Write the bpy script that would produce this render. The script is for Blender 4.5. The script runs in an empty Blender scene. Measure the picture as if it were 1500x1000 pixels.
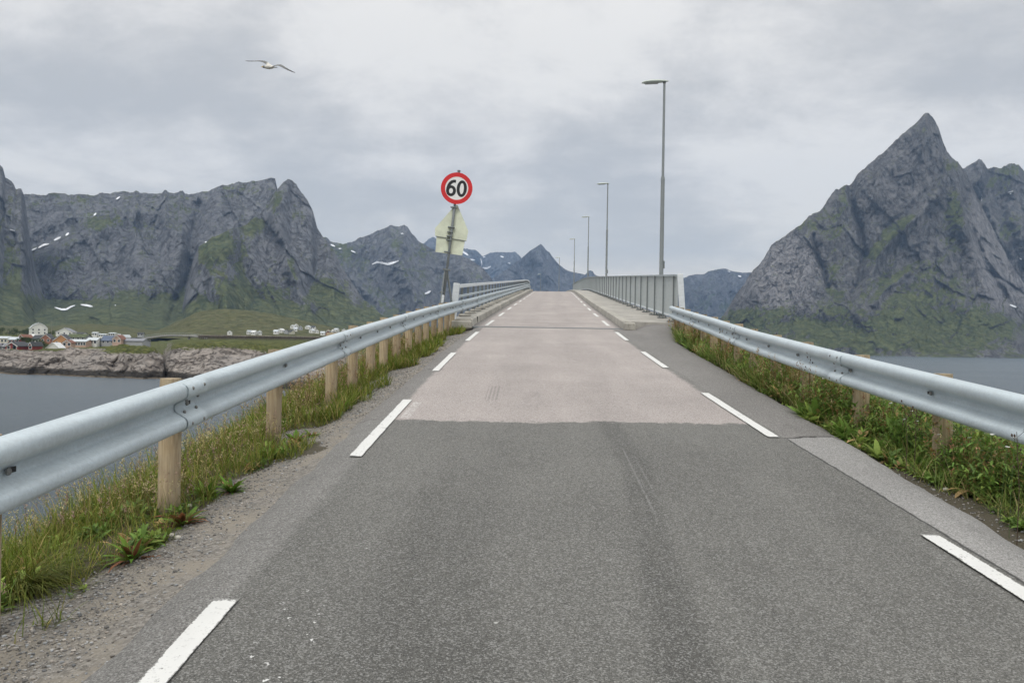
import bpy, bmesh, math, random
import numpy as np
from mathutils import Vector, Matrix
R = math.radians
rng = np.random.default_rng(7); random.seed(7)
scene = bpy.context.scene
COL = scene.collection
# ------------------------------------------------------------------ camera frame
F = 1167.0; H = 12.0; ROLL = R(1.0); PITCH = math.atan(5.0/F)
FW = np.array([0, math.cos(PITCH), math.sin(PITCH)]); UP = np.array([0, -math.sin(PITCH), math.cos(PITCH)]); RT = np.array([1., 0, 0])
EYE = np.array([0, 0, H])
def ray(px, py):
    """direction with forward component 1 for photo coordinates"""
    px = np.asarray(px, float); py = np.asarray(py, float)
    u = (px-750)/F; v = (500-py)/F
    u2 = u*math.cos(ROLL)-v*math.sin(ROLL); v2 = u*math.sin(ROLL)+v*math.cos(ROLL)
    d = u2[..., None]*RT+v2[..., None]*UP+FW
    return d/d[..., 1:2]
def at(px, py, Y):
    return EYE+ray(px, py)*np.asarray(Y, float)[..., None]
# ------------------------------------------------------------------ road alignment
_d = np.array([-40, -10, 0, 8, 15, 21.7, 26.8, 40, 57.8, 76.6, 89, 105, 120, 135, 151, 166, 182, 200, 230, 260.])
_x = np.array([.62, .62, .62, .64, .75, .97, 1.22, 1.86, 2.82, 3.83, 4.45, 5.05, 5.3, 5.35, 5.0, 4.1, 2.7, .6, -4, -10.])
_dd = np.arange(-40, 260.1, 0.5)
_xx = np.interp(_dd, _d, _x)
_k = np.exp(-0.5*(np.arange(-12, 13)/5.0)**2); _k /= _k.sum()
_xx = np.convolve(np.pad(_xx, 12, mode='edge'), _k, 'valid')
def xc(d): return np.interp(d, _dd, _xx)
def zr(d):
    d = np.asarray(d, float)
    return H-1.535+.0855*d-.00058*np.maximum(0, d-80)**2
def rp(d, o, h=0.0):
    """point on the alignment: distance d, offset o to the right, height h over the road"""
    d = np.asarray(d, float); o = np.asarray(o, float)
    s = (xc(d+.5)-xc(d-.5)); n = np.sqrt(1+s*s)
    return np.stack([xc(d)+o/n, d-o*s/n, zr(d)+h+0*o], -1)
# ------------------------------------------------------------------ noise
def _h(i, j, k, s):
    n = (i*73856093) ^ (j*19349663) ^ (k*83492791) ^ (s*2654435761 & 0x7fffffff)
    n = (n ^ (n >> 13))*1274126177 & 0x7fffffff
    n = (n ^ (n >> 16))*668265263 & 0x7fffffff
    return (n ^ (n >> 15) & 0x7fffffff).astype(np.float64)/0x7fffffff
def vn(x, y, z=0.0, s=0):
    x, y, z = np.broadcast_arrays(np.asarray(x, float), np.asarray(y, float), np.asarray(z, float))
    i = np.floor(x).astype(np.int64); j = np.floor(y).astype(np.int64); k = np.floor(z).astype(np.int64)
    fx = x-i; fy = y-j; fz = z-k
    fx = fx*fx*(3-2*fx); fy = fy*fy*(3-2*fy); fz = fz*fz*(3-2*fz)
    r = 0
    for a in (0, 1):
        wa = fx if a else 1-fx
        for b in (0, 1):
            wb = fy if b else 1-fy
            r = r+wa*wb*((1-fz)*_h(i+a, j+b, k, s)+fz*_h(i+a, j+b, k+1, s))
    return r
def fbm(x, y, z=0.0, s=0, o=4, g=.5):
    r = 0; a = 1; t = 0
    for q in range(o):
        r = r+a*vn(x*2.03**q, y*2.03**q, z*2.03**q, s+q*17); t += a; a *= g
    return r/t
def rid(x, y, z=0.0, s=0, o=4, g=.5):
    r = 0; a = 1; t = 0
    for q in range(o):
        r = r+a*(1-abs(2*vn(x*2.03**q, y*2.03**q, z*2.03**q, s+q*17)-1)); t += a; a *= g
    return r/t
def slabs(x, y, s):
    """planar facets: every cell is a randomly tilted plane"""
    i = np.floor(x).astype(np.int64); j = np.floor(y).astype(np.int64); z0 = np.zeros_like(i); best = np.full(x.shape, 1e9); out = np.zeros(x.shape)
    for a in (-1, 0, 1):
        for b in (-1, 0, 1):
            ci = i+a; cj = j+b; fx = ci+_h(ci, cj, z0, s); fy = cj+_h(ci, cj, z0, s+1); dx_ = x-fx; dy_ = y-fy; d = dx_*dx_+dy_*dy_; m = d < best
            v = dx_*(_h(ci, cj, z0, s+2)-.5)*2+dy_*(_h(ci, cj, z0, s+3)-.5)*2+(_h(ci, cj, z0, s+4)-.5)*.5
            best = np.where(m, d, best); out = np.where(m, v, out)
    return out
def sm(a, b, x):
    t = np.clip((x-a)/(b-a), 0, 1); return t*t*(3-2*t)
# ------------------------------------------------------------------ objects
def link(o, parent=None):
    COL.objects.link(o)
    if parent is not None: o.parent = parent
    return o
def tag(o, label=None, cat=None, group=None, kind=None):
    if label: o['label'] = label
    if cat: o['category'] = cat
    if group: o['group'] = group
    if kind: o['kind'] = kind
    return o
def empty(name, loc, label, cat, group=None, rz=0.0):
    o = bpy.data.objects.new(name, None); link(o)
    o.location = [float(q) for q in loc]; o.rotation_euler = (0, 0, rz); o.empty_display_size = .2
    return tag(o, label, cat, group)
def meshnp(name, V, T=None, Q=None, mat=None, parent=None, col=None, uv=None, smooth=False, mats=None, mi=None, vattr=None, origin=None):
    V = np.asarray(V, float).reshape(-1, 3)
    if origin is not None: V = V-np.asarray(origin, float)
    me = bpy.data.meshes.new(name)
    T = np.zeros((0, 3), int) if T is None else np.asarray(T, int).reshape(-1, 3)
    Q = np.zeros((0, 4), int) if Q is None else np.asarray(Q, int).reshape(-1, 4)
    me.vertices.add(len(V)); me.vertices.foreach_set('co', V.astype(np.float32).ravel())
    L = np.concatenate([T.ravel(), Q.ravel()]).astype(np.int32)
    me.loops.add(len(L)); me.loops.foreach_set('vertex_index', L)
    st = np.concatenate([np.arange(len(T))*3, len(T)*3+np.arange(len(Q))*4]).astype(np.int32)
    me.polygons.add(len(st)); me.polygons.foreach_set('loop_start', st)
    if mi is not None: me.polygons.foreach_set('material_index', np.asarray(mi, np.int32))
    if smooth: me.polygons.foreach_set('use_smooth', np.ones(len(st), bool))
    me.update(calc_edges=True)
    if not smooth:
        me.polygons.foreach_set('use_smooth', np.zeros(len(st), bool))
    if uv is not None:
        ul = me.uv_layers.new(name='UVMap'); ul.data.foreach_set('uv', np.asarray(uv, np.float32)[L].ravel())
    if col is not None:
        ca = me.color_attributes.new('Col', 'FLOAT_COLOR', 'POINT')
        c = np.ones((len(V), 4), np.float32); c[:, :3] = col; ca.data.foreach_set('color', c.ravel())
    if vattr:
        for k, a in vattr.items():
            at_ = me.attributes.new(k, 'FLOAT', 'POINT'); at_.data.foreach_set('value', np.asarray(a, np.float32).ravel())
    for m in (mats or ([mat] if mat else [])): me.materials.append(m)
    me.validate()
    o = bpy.data.objects.new(name, me); link(o, parent)
    if origin is not None and parent is None: o.location = [float(q) for q in origin]
    return o
def gridq(nr, nc, closed=False):
    a = np.arange(nr*nc).reshape(nr, nc)
    if closed:
        b = np.roll(a, -1, 1)
        return np.stack([a[:-1], b[:-1], b[1:], a[1:]], -1).reshape(-1, 4)
    return np.stack([a[:-1, :-1], a[:-1, 1:], a[1:, 1:], a[1:, :-1]], -1).reshape(-1, 4)
class MB:
    """collects closed shapes that become ONE mesh"""
    def __init__(s): s.v = []; s.f = []; s.n = 0
    def add(s, V, Fc):
        V = [tuple(float(c) for c in p) for p in V]
        s.v += V; s.f += [tuple(int(i)+s.n for i in f) for f in Fc]; s.n += len(V); return s
    def box(s, c, sz, rot=None, taper=1.0, bev=0.0):
        x, y, z = [q/2 for q in sz]; P = []
        if bev > 0:
            b = bev
            ring = [(-x+b, -y), (x-b, -y), (x, -y+b), (x, y-b), (x-b, y), (-x+b, y), (-x, y-b), (-x, -y+b)]
            lv = [(-z, (x-b)/x), (-z+b, 1), (z-b, 1), (z, (x-b)/x)]
            P = [Vector((px*k, py*k, zz)) for zz, k in lv for px, py in ring]
            Fc = [tuple(range(7, -1, -1)), tuple(range(24, 32))]+[(r*8+i, r*8+(i+1) % 8, r*8+8+(i+1) % 8, r*8+8+i) for r in range(3) for i in range(8)]
        else:
            for zz, k in ((-z, 1), (z, taper)):
                P += [Vector((-x*k, -y*k, zz)), Vector((x*k, -y*k, zz)), Vector((x*k, y*k, zz)), Vector((-x*k, y*k, zz))]
            Fc = [(3, 2, 1, 0), (4, 5, 6, 7), (0, 1, 5, 4), (1, 2, 6, 5), (2, 3, 7, 6), (3, 0, 4, 7)]
        if rot is not None: P = [rot @ p for p in P]
        c = Vector([float(q) for q in c])
        return s.add([p+c for p in P], Fc)
    def tube(s, pts, r, n=8, cap=True):
        pts = [Vector([float(q) for q in p]) for p in pts]
        rr = r if hasattr(r, '__len__') else [r]*len(pts)
        V = []; 
        for i, p in enumerate(pts):
            t = (pts[min(i+1, len(pts)-1)]-pts[max(i-1, 0)]).normalized()
            a = t.cross(Vector((0, 0, 1)) if abs(t.z) < .95 else Vector((1, 0, 0))).normalized(); b = t.cross(a)
            for k in range(n):
                an = 2*math.pi*(k+.5)/n
                V.append(p+(a*math.cos(an)+b*math.sin(an))*rr[i])
        Fc = [(i*n+k, i*n+(k+1) % n, (i+1)*n+(k+1) % n, (i+1)*n+k) for i in range(len(pts)-1) for k in range(n)]
        if cap: Fc += [tuple(range(n-1, -1, -1)), tuple(range((len(pts)-1)*n, len(pts)*n))]
        return s.add(V, Fc)
    def prism(s, poly, a, b):
        """poly: list of 3D points of a planar outline, extruded from a to b (vectors)"""
        n = len(poly); a = Vector(a); b = Vector(b)
        V = [Vector(p)+a for p in poly]+[Vector(p)+b for p in poly]
        return s.add(V, [tuple(range(n-1, -1, -1)), tuple(range(n, 2*n))]+[(i, (i+1) % n, n+(i+1) % n, n+i) for i in range(n)])
    def build(s, name, mat, parent=None, origin=None, smooth=False):
        me = bpy.data.meshes.new(name)
        o0 = Vector([float(q) for q in origin]) if origin is not None else Vector((0, 0, 0))
        me.from_pydata([tuple(Vector(p)-o0) for p in s.v], [], s.f); me.update()
        if smooth: me.polygons.foreach_set('use_smooth', np.ones(len(s.f), bool))
        bm = bmesh.new(); bm.from_mesh(me); bmesh.ops.recalc_face_normals(bm, faces=bm.faces); bm.to_mesh(me); bm.free()
        if mat: me.materials.append(mat)
        o = bpy.data.objects.new(name, me); link(o, parent)
        if origin is not None and parent is None: o.location = o0
        return o
def copy_tree(o, parent=None):
    c = o.copy(); COL.objects.link(c); c.parent = parent
    for ch in list(o.children): copy_tree(ch, c)
    return c
# ------------------------------------------------------------------ shader expressions
class S:
    def __init__(s, g, sock): s.g = g; s.k = sock
    def _m(s, op, *a): return s.g.math(op, s, *a)
    def __add__(s, o): return s._m('ADD', o)
    __radd__ = __add__
    def __sub__(s, o): return s._m('SUBTRACT', o)
    def __rsub__(s, o): return s.g.math('SUBTRACT', o, s)
    def __mul__(s, o): return s._m('MULTIPLY', o)
    __rmul__ = __mul__
    def __truediv__(s, o): return s._m('DIVIDE', o)
    def abs(s): return s._m('ABSOLUTE')
    def gt(s, o): return s._m('GREATER_THAN', o)
    def lt(s, o): return s._m('LESS_THAN', o)
    def max(s, o): return s._m('MAXIMUM', o)
    def min(s, o): return s._m('MINIMUM', o)
    def pow(s, o): return s._m('POWER', o)
    def step(s, a, b):
        n = s.g.N('ShaderNodeMapRange'); n.interpolation_type = 'SMOOTHSTEP'
        s.g.put(n.inputs[0], s); s.g.put(n.inputs[1], a); s.g.put(n.inputs[2], b); return S(s.g, n.outputs[0])
    def inv(s): return 1.0-s
class G:
    def __init__(g, tree): g.t = tree
    def N(g, ty): return g.t.nodes.new(ty)
    def put(g, i, v):
        if isinstance(v, S): g.t.links.new(v.k, i)
        elif isinstance(v, (tuple, list)): i.default_value = tuple(v)+((1.0,) if len(v) == 3 and len(i.default_value) == 4 else ())
        else: i.default_value = v
    def math(g, op, *a):
        n = g.N('ShaderNodeMath'); n.operation = op
        for i, v in enumerate(a): g.put(n.inputs[i], v)
        return S(g, n.outputs[0])
    def mix(g, f, a, b, mode='MIX'):
        n = g.N('ShaderNodeMix'); n.data_type = 'RGBA'; n.blend_type = mode
        g.put(n.inputs[0], f); g.put(n.inputs[6], a); g.put(n.inputs[7], b); return S(g, n.outputs[2])
    def obj(g): return S(g, g.N('ShaderNodeTexCoord').outputs['Object'])
    def gen(g): return S(g, g.N('ShaderNodeTexCoord').outputs['Generated'])
    def pos(g): return S(g, g.N('ShaderNodeNewGeometry').outputs['Position'])
    def uv(g): return S(g, g.N('ShaderNodeTexCoord').outputs['UV'])
    def xyz(g, v):
        n = g.N('ShaderNodeSeparateXYZ'); g.put(n.inputs[0], v); return [S(g, q) for q in n.outputs]
    def comb(g, x, y, z):
        n = g.N('ShaderNodeCombineXYZ')
        for i, q in enumerate((x, y, z)): g.put(n.inputs[i], q)
        return S(g, n.outputs[0])
    def map(g, v, sc=(1, 1, 1), rot=(0, 0, 0), loc=(0, 0, 0)):
        n = g.N('ShaderNodeMapping'); g.put(n.inputs[0], v); n.inputs[1].default_value = loc; n.inputs[2].default_value = rot; n.inputs[3].default_value = sc
        return S(g, n.outputs[0])
    def noise(g, v, sc, det=4, ro=.5, dist=0, out=0, ty=None):
        n = g.N('ShaderNodeTexNoise')
        if ty: n.noise_type = ty
        g.put(n.inputs['Vector'], v); n.inputs['Scale'].default_value = sc; n.inputs['Detail'].default_value = det
        n.inputs['Roughness'].default_value = ro; n.inputs['Distortion'].default_value = dist
        return S(g, n.outputs[out])
    def vor(g, v, sc, out='Distance', feat='F1', rnd=1):
        n = g.N('ShaderNodeTexVoronoi'); n.feature = feat; g.put(n.inputs['Vector'], v); n.inputs['Scale'].default_value = sc
        n.inputs['Randomness'].default_value = rnd
        return S(g, n.outputs[out])
    def attr(g, name, out='Fac'):
        n = g.N('ShaderNodeAttribute'); n.attribute_name = name; return S(g, n.outputs[out])
    def ramp(g, f, stops):
        n = g.N('ShaderNodeValToRGB'); g.put(n.inputs[0], f); e = n.color_ramp.elements
        while len(e) < len(stops): e.new(.5)
        for q, (p, c) in zip(e, stops):
            q.position = p; q.color = (*c, 1) if hasattr(c, '__len__') else (c, c, c, 1)
        return S(g, n.outputs[0])
    def bump(g, h, st=.5, dist=.01, nrm=None):
        n = g.N('ShaderNodeBump'); g.put(n.inputs['Height'], h); n.inputs['Strength'].default_value = st; n.inputs['Distance'].default_value = dist
        if nrm is not None: g.put(n.inputs['Normal'], nrm)
        return S(g, n.outputs[0])
def mat(name, fn):
    m = bpy.data.materials.new(name); m.use_nodes = True; t = m.node_tree; t.nodes.clear(); g = G(t)
    out = g.N('ShaderNodeOutputMaterial'); b = g.N('ShaderNodeBsdfPrincipled'); t.links.new(b.outputs[0], out.inputs[0])
    b.inputs['Roughness'].default_value = .8
    r = fn(g)
    for k, v in r.items(): g.put(b.inputs[k], v)
    m['_'] = 0; del m['_']
    return m
def simple(name, c, rough=.7, metal=0.0, var=.12, sc=6.0, bump=0.0, bsc=40, dist=.003):
    def fn(g):
        o = g.obj(); n = g.noise(o, sc, 5, .6)
        k = n.step(.25, .75)
        col = g.mix(k, tuple(q*(1-var) for q in c), tuple(min(1, q*(1+var)) for q in c))
        r = {'Base Color': col, 'Roughness': rough, 'Metallic': metal}
        if bump: r['Normal'] = g.bump(g.noise(o, bsc, 4), bump, dist)
        return r
    return mat(name, fn)
# ================================================================== materials
def m_road(g):
    u, v, _ = g.xyz(g.uv()); p = g.pos()
    wob = g.noise(p, 3.0, 4, .6)-.5; wob2 = g.noise(p, 14.0, 4, .7)-.5
    cell = g.xyz(g.vor(p, 135, 'Color'))[0]; cell2 = g.xyz(g.vor(p, 260, 'Color'))[1]
    sp = (cell*.65+cell2*.35)
    fine = g.noise(p, 160, 3, .7)
    big = g.noise(p, .55, 4, .55); mid = g.noise(g.map(p, (2.2, .35, 1)), 1.0, 4, .6)
    grain = (sp-.5)*1.15+(fine-.5)*1.1+1.0
    light = cell.step(.74, .92)*.6+cell2.step(.86, .95)*.5              # pale aggregate
    dark = g.mix(1.0, (.128, .126, .115), (1, 1, 1), 'MULTIPLY')
    pink = g.mix(big, (.318, .284, .266), (.374, .334, .313))
    shl = (.178, .173, .162); shr = (.262, .256, .246); mid_sh = (.172, .164, .154)
    # masks
    beyond = (v+wob*.45+wob2*.26+g.noise(p, 50, 3, .7)*.06-u*.045).step(8.47, 8.55)
    inlane = (u+wob*.10+wob2*.06).step(-1.98, -1.90)*((u+wob*.16+wob2*.08).step(1.86, 1.98)).inv()
    onbr = v.step(23.6, 24.0)
    right = (u+wob*.05).step(2.03, 2.045); left = (u+wob*.14).step(-1.97, -1.86).inv()
    vcut = v+wob*.25
    nearr = right*(vcut-u*.25).step(7.3, 7.32).inv()
    c = g.mix(left, dark, shl)
    c = g.mix(nearr, c, shr)
    rest = beyond*inlane.inv()
    c = g.mix(rest*(left+right).min(1.0).max(.55), c, mid_sh)
    c = g.mix((right*nearr.inv()), c, mid_sh)
    c = g.mix((beyond*inlane).max(onbr*(u.abs().step(2.0, 2.3).inv()*.75+.25)), c, pink)
    # wear and tyre polish
    tr = ((u-((v-3.65)*.09+.13).min(.39)).abs()+wob*.06).step(.06, .17).inv()*beyond.inv()
    tl = ((u+1.0).abs()+wob*.3).step(.12, .5).inv()*beyond.inv()*v.step(5.5, 8.0).inv()
    tb = ((u-.52).abs()).step(.05, .55).inv()*beyond+((u+.62).abs()).step(.05, .5).inv()*beyond
    patchy = g.noise(g.map(p, (1.6, .22, 1), loc=(4, 2, 0)), 1.2, 5, .65).step(.44, .66)
    br = 1.0-tr*.23-tl*.15-tb*.06-patchy*.10*beyond.inv()
    br = br*((big-.5)*.42+1.0)*((mid-.5)*.36+1.0)
    skid = (u+.92).abs().step(.07, .10).inv()*((v-10.5).abs()+wob2*.4).step(.55, .75).inv()*(g.math('SINE', u*130.0)*.5+.5).step(.3, .6)
    br = br*(1.0-skid*.24)
    tw = (g.noise(g.map(p, (1.2, .25, 1)), 2.5, 5, .7)).step(.56, .72)
    br = br*(1.0-tw*.10)
    # dirt along the kerbs
    kd = u.abs().step(1.98, 2.35)*onbr
    br = br*(1.0-kd*.38)
    # cracks
    cr = (u-2.045+wob*.055+wob2*.03).abs().step(.004, .016).inv()*vcut.step(7.85, 7.9).inv()
    cr2 = ((v+wob*.25-u*.25)-7.33+wob2*.05).abs().step(.008, .03).inv()*right
    cr3 = ((v-8.52)+(wob*.25+wob2*.12)-u*.045).abs().step(.004, .022).inv()*((u-.33).abs().step(.12, .16).inv()*1.0+(u+1.95).abs().step(.3, .35).inv()*.6)
    cr4 = ((v-12.9)+wob*.1+u*.06).abs().step(.01, .03).inv()*(u+2.1).abs().step(.25, .3).inv()
    crk = cr.max(cr2).max(cr3).max(cr4)
    sl = (u-(.325+(v-5.4)*.027)).abs().step(.003, .012).inv()*(v-6.2).abs().step(.8, 1.2).inv()
    sl2 = (u-(.40+(v-5.4)*.02)).abs().step(.003, .010).inv()*(v-6.1).abs().step(.4, .8).inv()
    scr = (sl.max(sl2*.7))*(wob2*2.0+.75)
    gr = (grain.max(.3))*br
    c = g.mix(1.0, c, g.comb(gr, gr, gr), 'MULTIPLY')
    c = g.mix(light*.55, c, (.36, .36, .35))
    c = g.mix(scr.max(0.0).min(1.0)*.28, c, (.34, .34, .33))
    fl = g.noise(p, 5.5, 6, .75).step(.60, .70)*.14; c = g.mix(fl, c, (.30, .29, .27)); st2 = g.noise(g.map(p, loc=(7, 3, 0)), 1.7, 6, .7).step(.60, .72)*.22; c = g.mix(st2*beyond.inv(), c, (.055, .054, .05))
    spots = g.vor(p, 2.6, 'Distance'); rs = g.xyz(g.vor(p, 2.6, 'Color'))[0]
    wsp = (spots+wob2*.04).step(.010, .028).inv()*rs.gt(.62); c = g.mix(wsp*.8, c, (.50, .50, .47))
    dsp = g.vor(g.map(p, loc=(3.3, 1.7, 0)), 1.3, 'Distance')
    c = g.mix((dsp+wob2*.03).step(.010, .02).inv()*.8, c, (.03, .03, .03))
    c = g.mix(crk*.85, c, (.028, .027, .026))
    # paint splats inside the first left dash
    spl = (g.noise(p, 26, 3, .6)).step(.655, .68)*(u+1.55+v*0.0).abs().step(.10, .16).inv()*(v-3.25).abs().step(.45, .8).inv()
    c = g.mix(spl, c, (.62, .62, .60))
    gp = (g.noise(p, 30, 4, .75)).step(.50, .56)*(u+1.80).abs().step(.045, .055).inv()*(v-9.1).abs().step(.5, .6).inv()
    c = g.mix(gp*.8, c, (.60, .60, .58))
    hh = sp*.8+fine*.5-crk*2.5
    return {'Base Color': c, 'Roughness': .82, 'Specular IOR Level': .35, 'Normal': g.bump(hh, .55, .004)}
M_ROAD = mat('asphalt', m_road)
def m_paint(g):
    p = g.pos(); n = g.noise(p, 45, 5, .75); n2 = g.noise(p, 4, 4, .6); sp = g.xyz(g.vor(p, 120, 'Color'))[0]
    eu, ev, _ = g.xyz(g.uv()); edge = eu.abs().step(.80, 1.0)*.20+ev.step(.0, .05).inv()*.22
    w = (n+(n2-.5)*.55+edge+g.noise(p, 9, 4, .7).step(.55, .75)*.10).step(.62, .70)
    c = g.mix(n2, (.58, .58, .555), (.72, .72, .695)); c = g.mix((sp.step(.9, 1.0))*.45, c, (.4, .4, .38))
    c = g.mix(w*.88, c, (.15, .147, .138))
    return {'Base Color': c, 'Roughness': .6, 'Normal': g.bump(sp, .3, .002)}
M_PAINT = mat('road_paint', m_paint)
def m_ground(g):
    p = g.pos(); x, y, z = g.xyz(p)
    cell = g.xyz(g.vor(p, 55, 'Color')); d = g.vor(p, 55, 'Distance'); n = g.noise(p, 2.2, 5, .65); f = g.noise(p, 90, 4, .7)
    v = cell[0]*.5+f*.5
    grav = g.ramp(v, [(.15, (.10, .093, .082)), (.45, (.20, .185, .162)), (.7, (.28, .262, .235)), (.95, (.45, .43, .40))])
    sand = g.mix(f, (.215, .19, .155), (.32, .29, .24))
    c = g.mix(n.step(.42, .62), grav, sand)
    soil = g.mix(f, (.045, .038, .026), (.11, .095, .06))
    gr = g.attr('grass'); c = g.mix((gr+(n-.5)*.9).step(.35, .65), c, soil)
    rk = g.attr('rock'); rc = g.mix(g.noise(p, 1.2, 6, .7), (.10, .095, .09), (.30, .28, .27)); c = g.mix(rk, c, rc)
    return {'Base Color': c, 'Roughness': .95, 'Normal': g.bump(v-d*1.4, .7, .012)}
M_GROUND = mat('verge_ground', m_ground)
def m_vcol(g):
    c = g.attr('Col', 'Color'); n = g.noise(g.pos(), 60, 2, .5)
    return {'Base Color': g.mix(.5, c, g.mix(n, (.6, .6, .6), (1.4, 1.4, 1.3)), 'MULTIPLY'), 'Roughness': .65, 'Specular IOR Level': .25, 'Transmission Weight': 0.0,
            'Subsurface Weight': 0.0}
def leafmat(name):
    m = mat(name, m_vcol); t = m.node_tree; b = [n for n in t.nodes if n.type == 'BSDF_PRINCIPLED'][0]; out = [n for n in t.nodes if n.type == 'OUTPUT_MATERIAL'][0]
    tr = t.nodes.new('ShaderNodeBsdfTranslucent'); mx = t.nodes.new('ShaderNodeMixShader'); mx.inputs[0].default_value = .3
    src = b.inputs['Base Color'].links[0].from_socket
    t.links.new(src, tr.inputs[0]); t.links.new(b.outputs[0], mx.inputs[1]); t.links.new(tr.outputs[0], mx.inputs[2]); t.links.new(mx.outputs[0], out.inputs[0]); return m
M_LEAF = leafmat('leaves')
M_STONE = mat('pebbles', lambda g: {'Base Color': g.attr('Col', 'Color'), 'Roughness': .85})
def m_steel(base, dirt=.25):
    def fn(g):
        p = g.obj(); n = g.noise(p, 2.2, 6, .65); sp = g.xyz(g.vor(p, 70, 'Color'))[0]; st = g.noise(g.map(p, (1, .6, 14)), 1.5, 5, .7); gr = g.noise(p, 18, 5, .7)
        k = (n-.5)*.38+(sp-.5)*.12+(st-.5)*.34+(gr-.5)*.18+1.0
        c = g.mix(1.0, base, g.comb(k, k, k), 'MULTIPLY')
        c = g.mix((n*.5+st*.5).step(.56, .72)*dirt, c, (.21, .215, .21))
        c = g.mix((g.noise(p, 7, 5, .75)).step(.66, .76)*dirt*.8, c, (.16, .15, .135))
        return {'Base Color': c, 'Roughness': (n-.5)*.25+.52, 'Metallic': .15, 'Normal': g.bump(gr, .12, .004)}
    return fn
M_GALV = mat('galvanised_steel', m_steel((.475, .54, .57), .40))
M_GALV2 = mat('weathered_steel', m_steel((.36, .41, .43), .4))
M_DARKST2 = mat('aged_steel', m_steel((.24, .265, .27), .3))
M_DARKST = mat('dark_steel', m_steel((.17, .19, .195), .5))
M_PANEL = mat('railing_steel', m_steel((.46, .50, .50), .3))
M_WHITEST = mat('pale_steel', m_steel((.70, .74, .76), .15))
M_BOLT = simple('bolt_steel', (.20, .20, .19), .5, .5, .3, 200)
M_HOLE = simple('slot_dark', (.02, .02, .02), .9)
def m_wood(g):
    p = g.obj(); r = g.N('ShaderNodeObjectInfo').outputs['Random']; rr = S(g, r)
    gr = g.noise(g.map(p, (1, 1, .06)), 55, 5, .65, .6); n = g.noise(p, 3, 4, .6)
    c = g.mix(gr.step(.3, .7), (.34, .25, .15), (.52, .42, .28)); c = g.mix(n.step(.3, .7)*.6, c, (.25, .215, .17)); c = g.mix(g.noise(g.map(p, (1, 1, .2)), 9, 4, .7).step(.5, .7)*.4, c, (.15, .12, .09))
    cr = g.noise(g.map(p, (1, 1, .035)), 34, 2, .5, .3); ck = (cr-.5).abs().step(.002, .010).inv()*g.noise(p, 1.6, 2).step(.44, .56)
    c = g.mix(ck*.8, c, (.07, .05, .035)); k = rr*.35+.82
    c = g.mix(1.0, c, g.comb(k, k, k*.98), 'MULTIPLY')
    z = g.xyz(p)[2]; c = g.mix(z.step(-.05, .16).inv()*.6, c, (.08, .068, .048))
    return {'Base Color': c, 'Roughness': .85, 'Normal': g.bump(gr-ck*1.5, .4, .004)}
M_WOOD = mat('timber_post', m_wood)
def m_conc(base):
    def fn(g):
        p = g.pos(); n = g.noise(p, 1.1, 6, .7); f = g.noise(p, 40, 4, .7); s = g.noise(g.map(p, (3, 3, .6)), 2.5, 5, .7)
        c = g.mix(n.step(.3, .75), tuple(q*.68 for q in base), tuple(q*1.1 for q in base))
        c = g.mix(s.step(.54, .7)*.6, c, (.10, .095, .08)); c = g.mix(f.step(.62, .8)*.4, c, (.12, .11, .10))
        return {'Base Color': c, 'Roughness': .9, 'Normal': g.bump(f+n, .6, .01)}
    return fn
M_CONC = mat('weathered_concrete', m_conc((.44, .42, .37)))
M_WALK = mat('sidewalk_concrete', m_conc((.42, .40, .36)))
M_GIRD = mat('girder_concrete', m_conc((.46, .45, .43)))
M_RED = simple('sign_red', (.62, .018, .022), .4, 0, .08)
M_WHITE = simple('sign_white', (.80, .79, .77), .45, 0, .05)
M_BLACK = simple('sign_black', (.012, .012, .014), .45)
M_BACK = simple('sign_back', (.66, .70, .55), .6, 0, .12, 4)
M_LAMPW = simple('lamp_shell', (.52, .58, .53), .5, 0, .08)
M_GLASS = simple('lamp_glass', (.42, .44, .42), .25)
# ---- water
def m_water(g):
    p = g.pos()
    a = g.noise(g.map(p, (1, .40, 1), rot=(0, 0, .25)), .9, 7, .70); b = g.noise(g.map(p, (1, .6, 1), rot=(0, 0, -.2)), .16, 4, .6); w = g.noise(g.map(p, (.18, 1, 1), rot=(0, 0, .1)), .011, 5, .55)
    n1 = g.bump(a, 1.0, 1.1); n2 = g.bump(b, .45, 2.0, n1)
    c = g.mix(w.step(.35, .65), (.118, .148, .172), (.135, .165, .19))
    return {'Base Color': c, 'Roughness': .26, 'IOR': 1.33, 'Normal': n2, 'Specular IOR Level': .5}
M_WATER = mat('sea_water', m_water)
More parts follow.
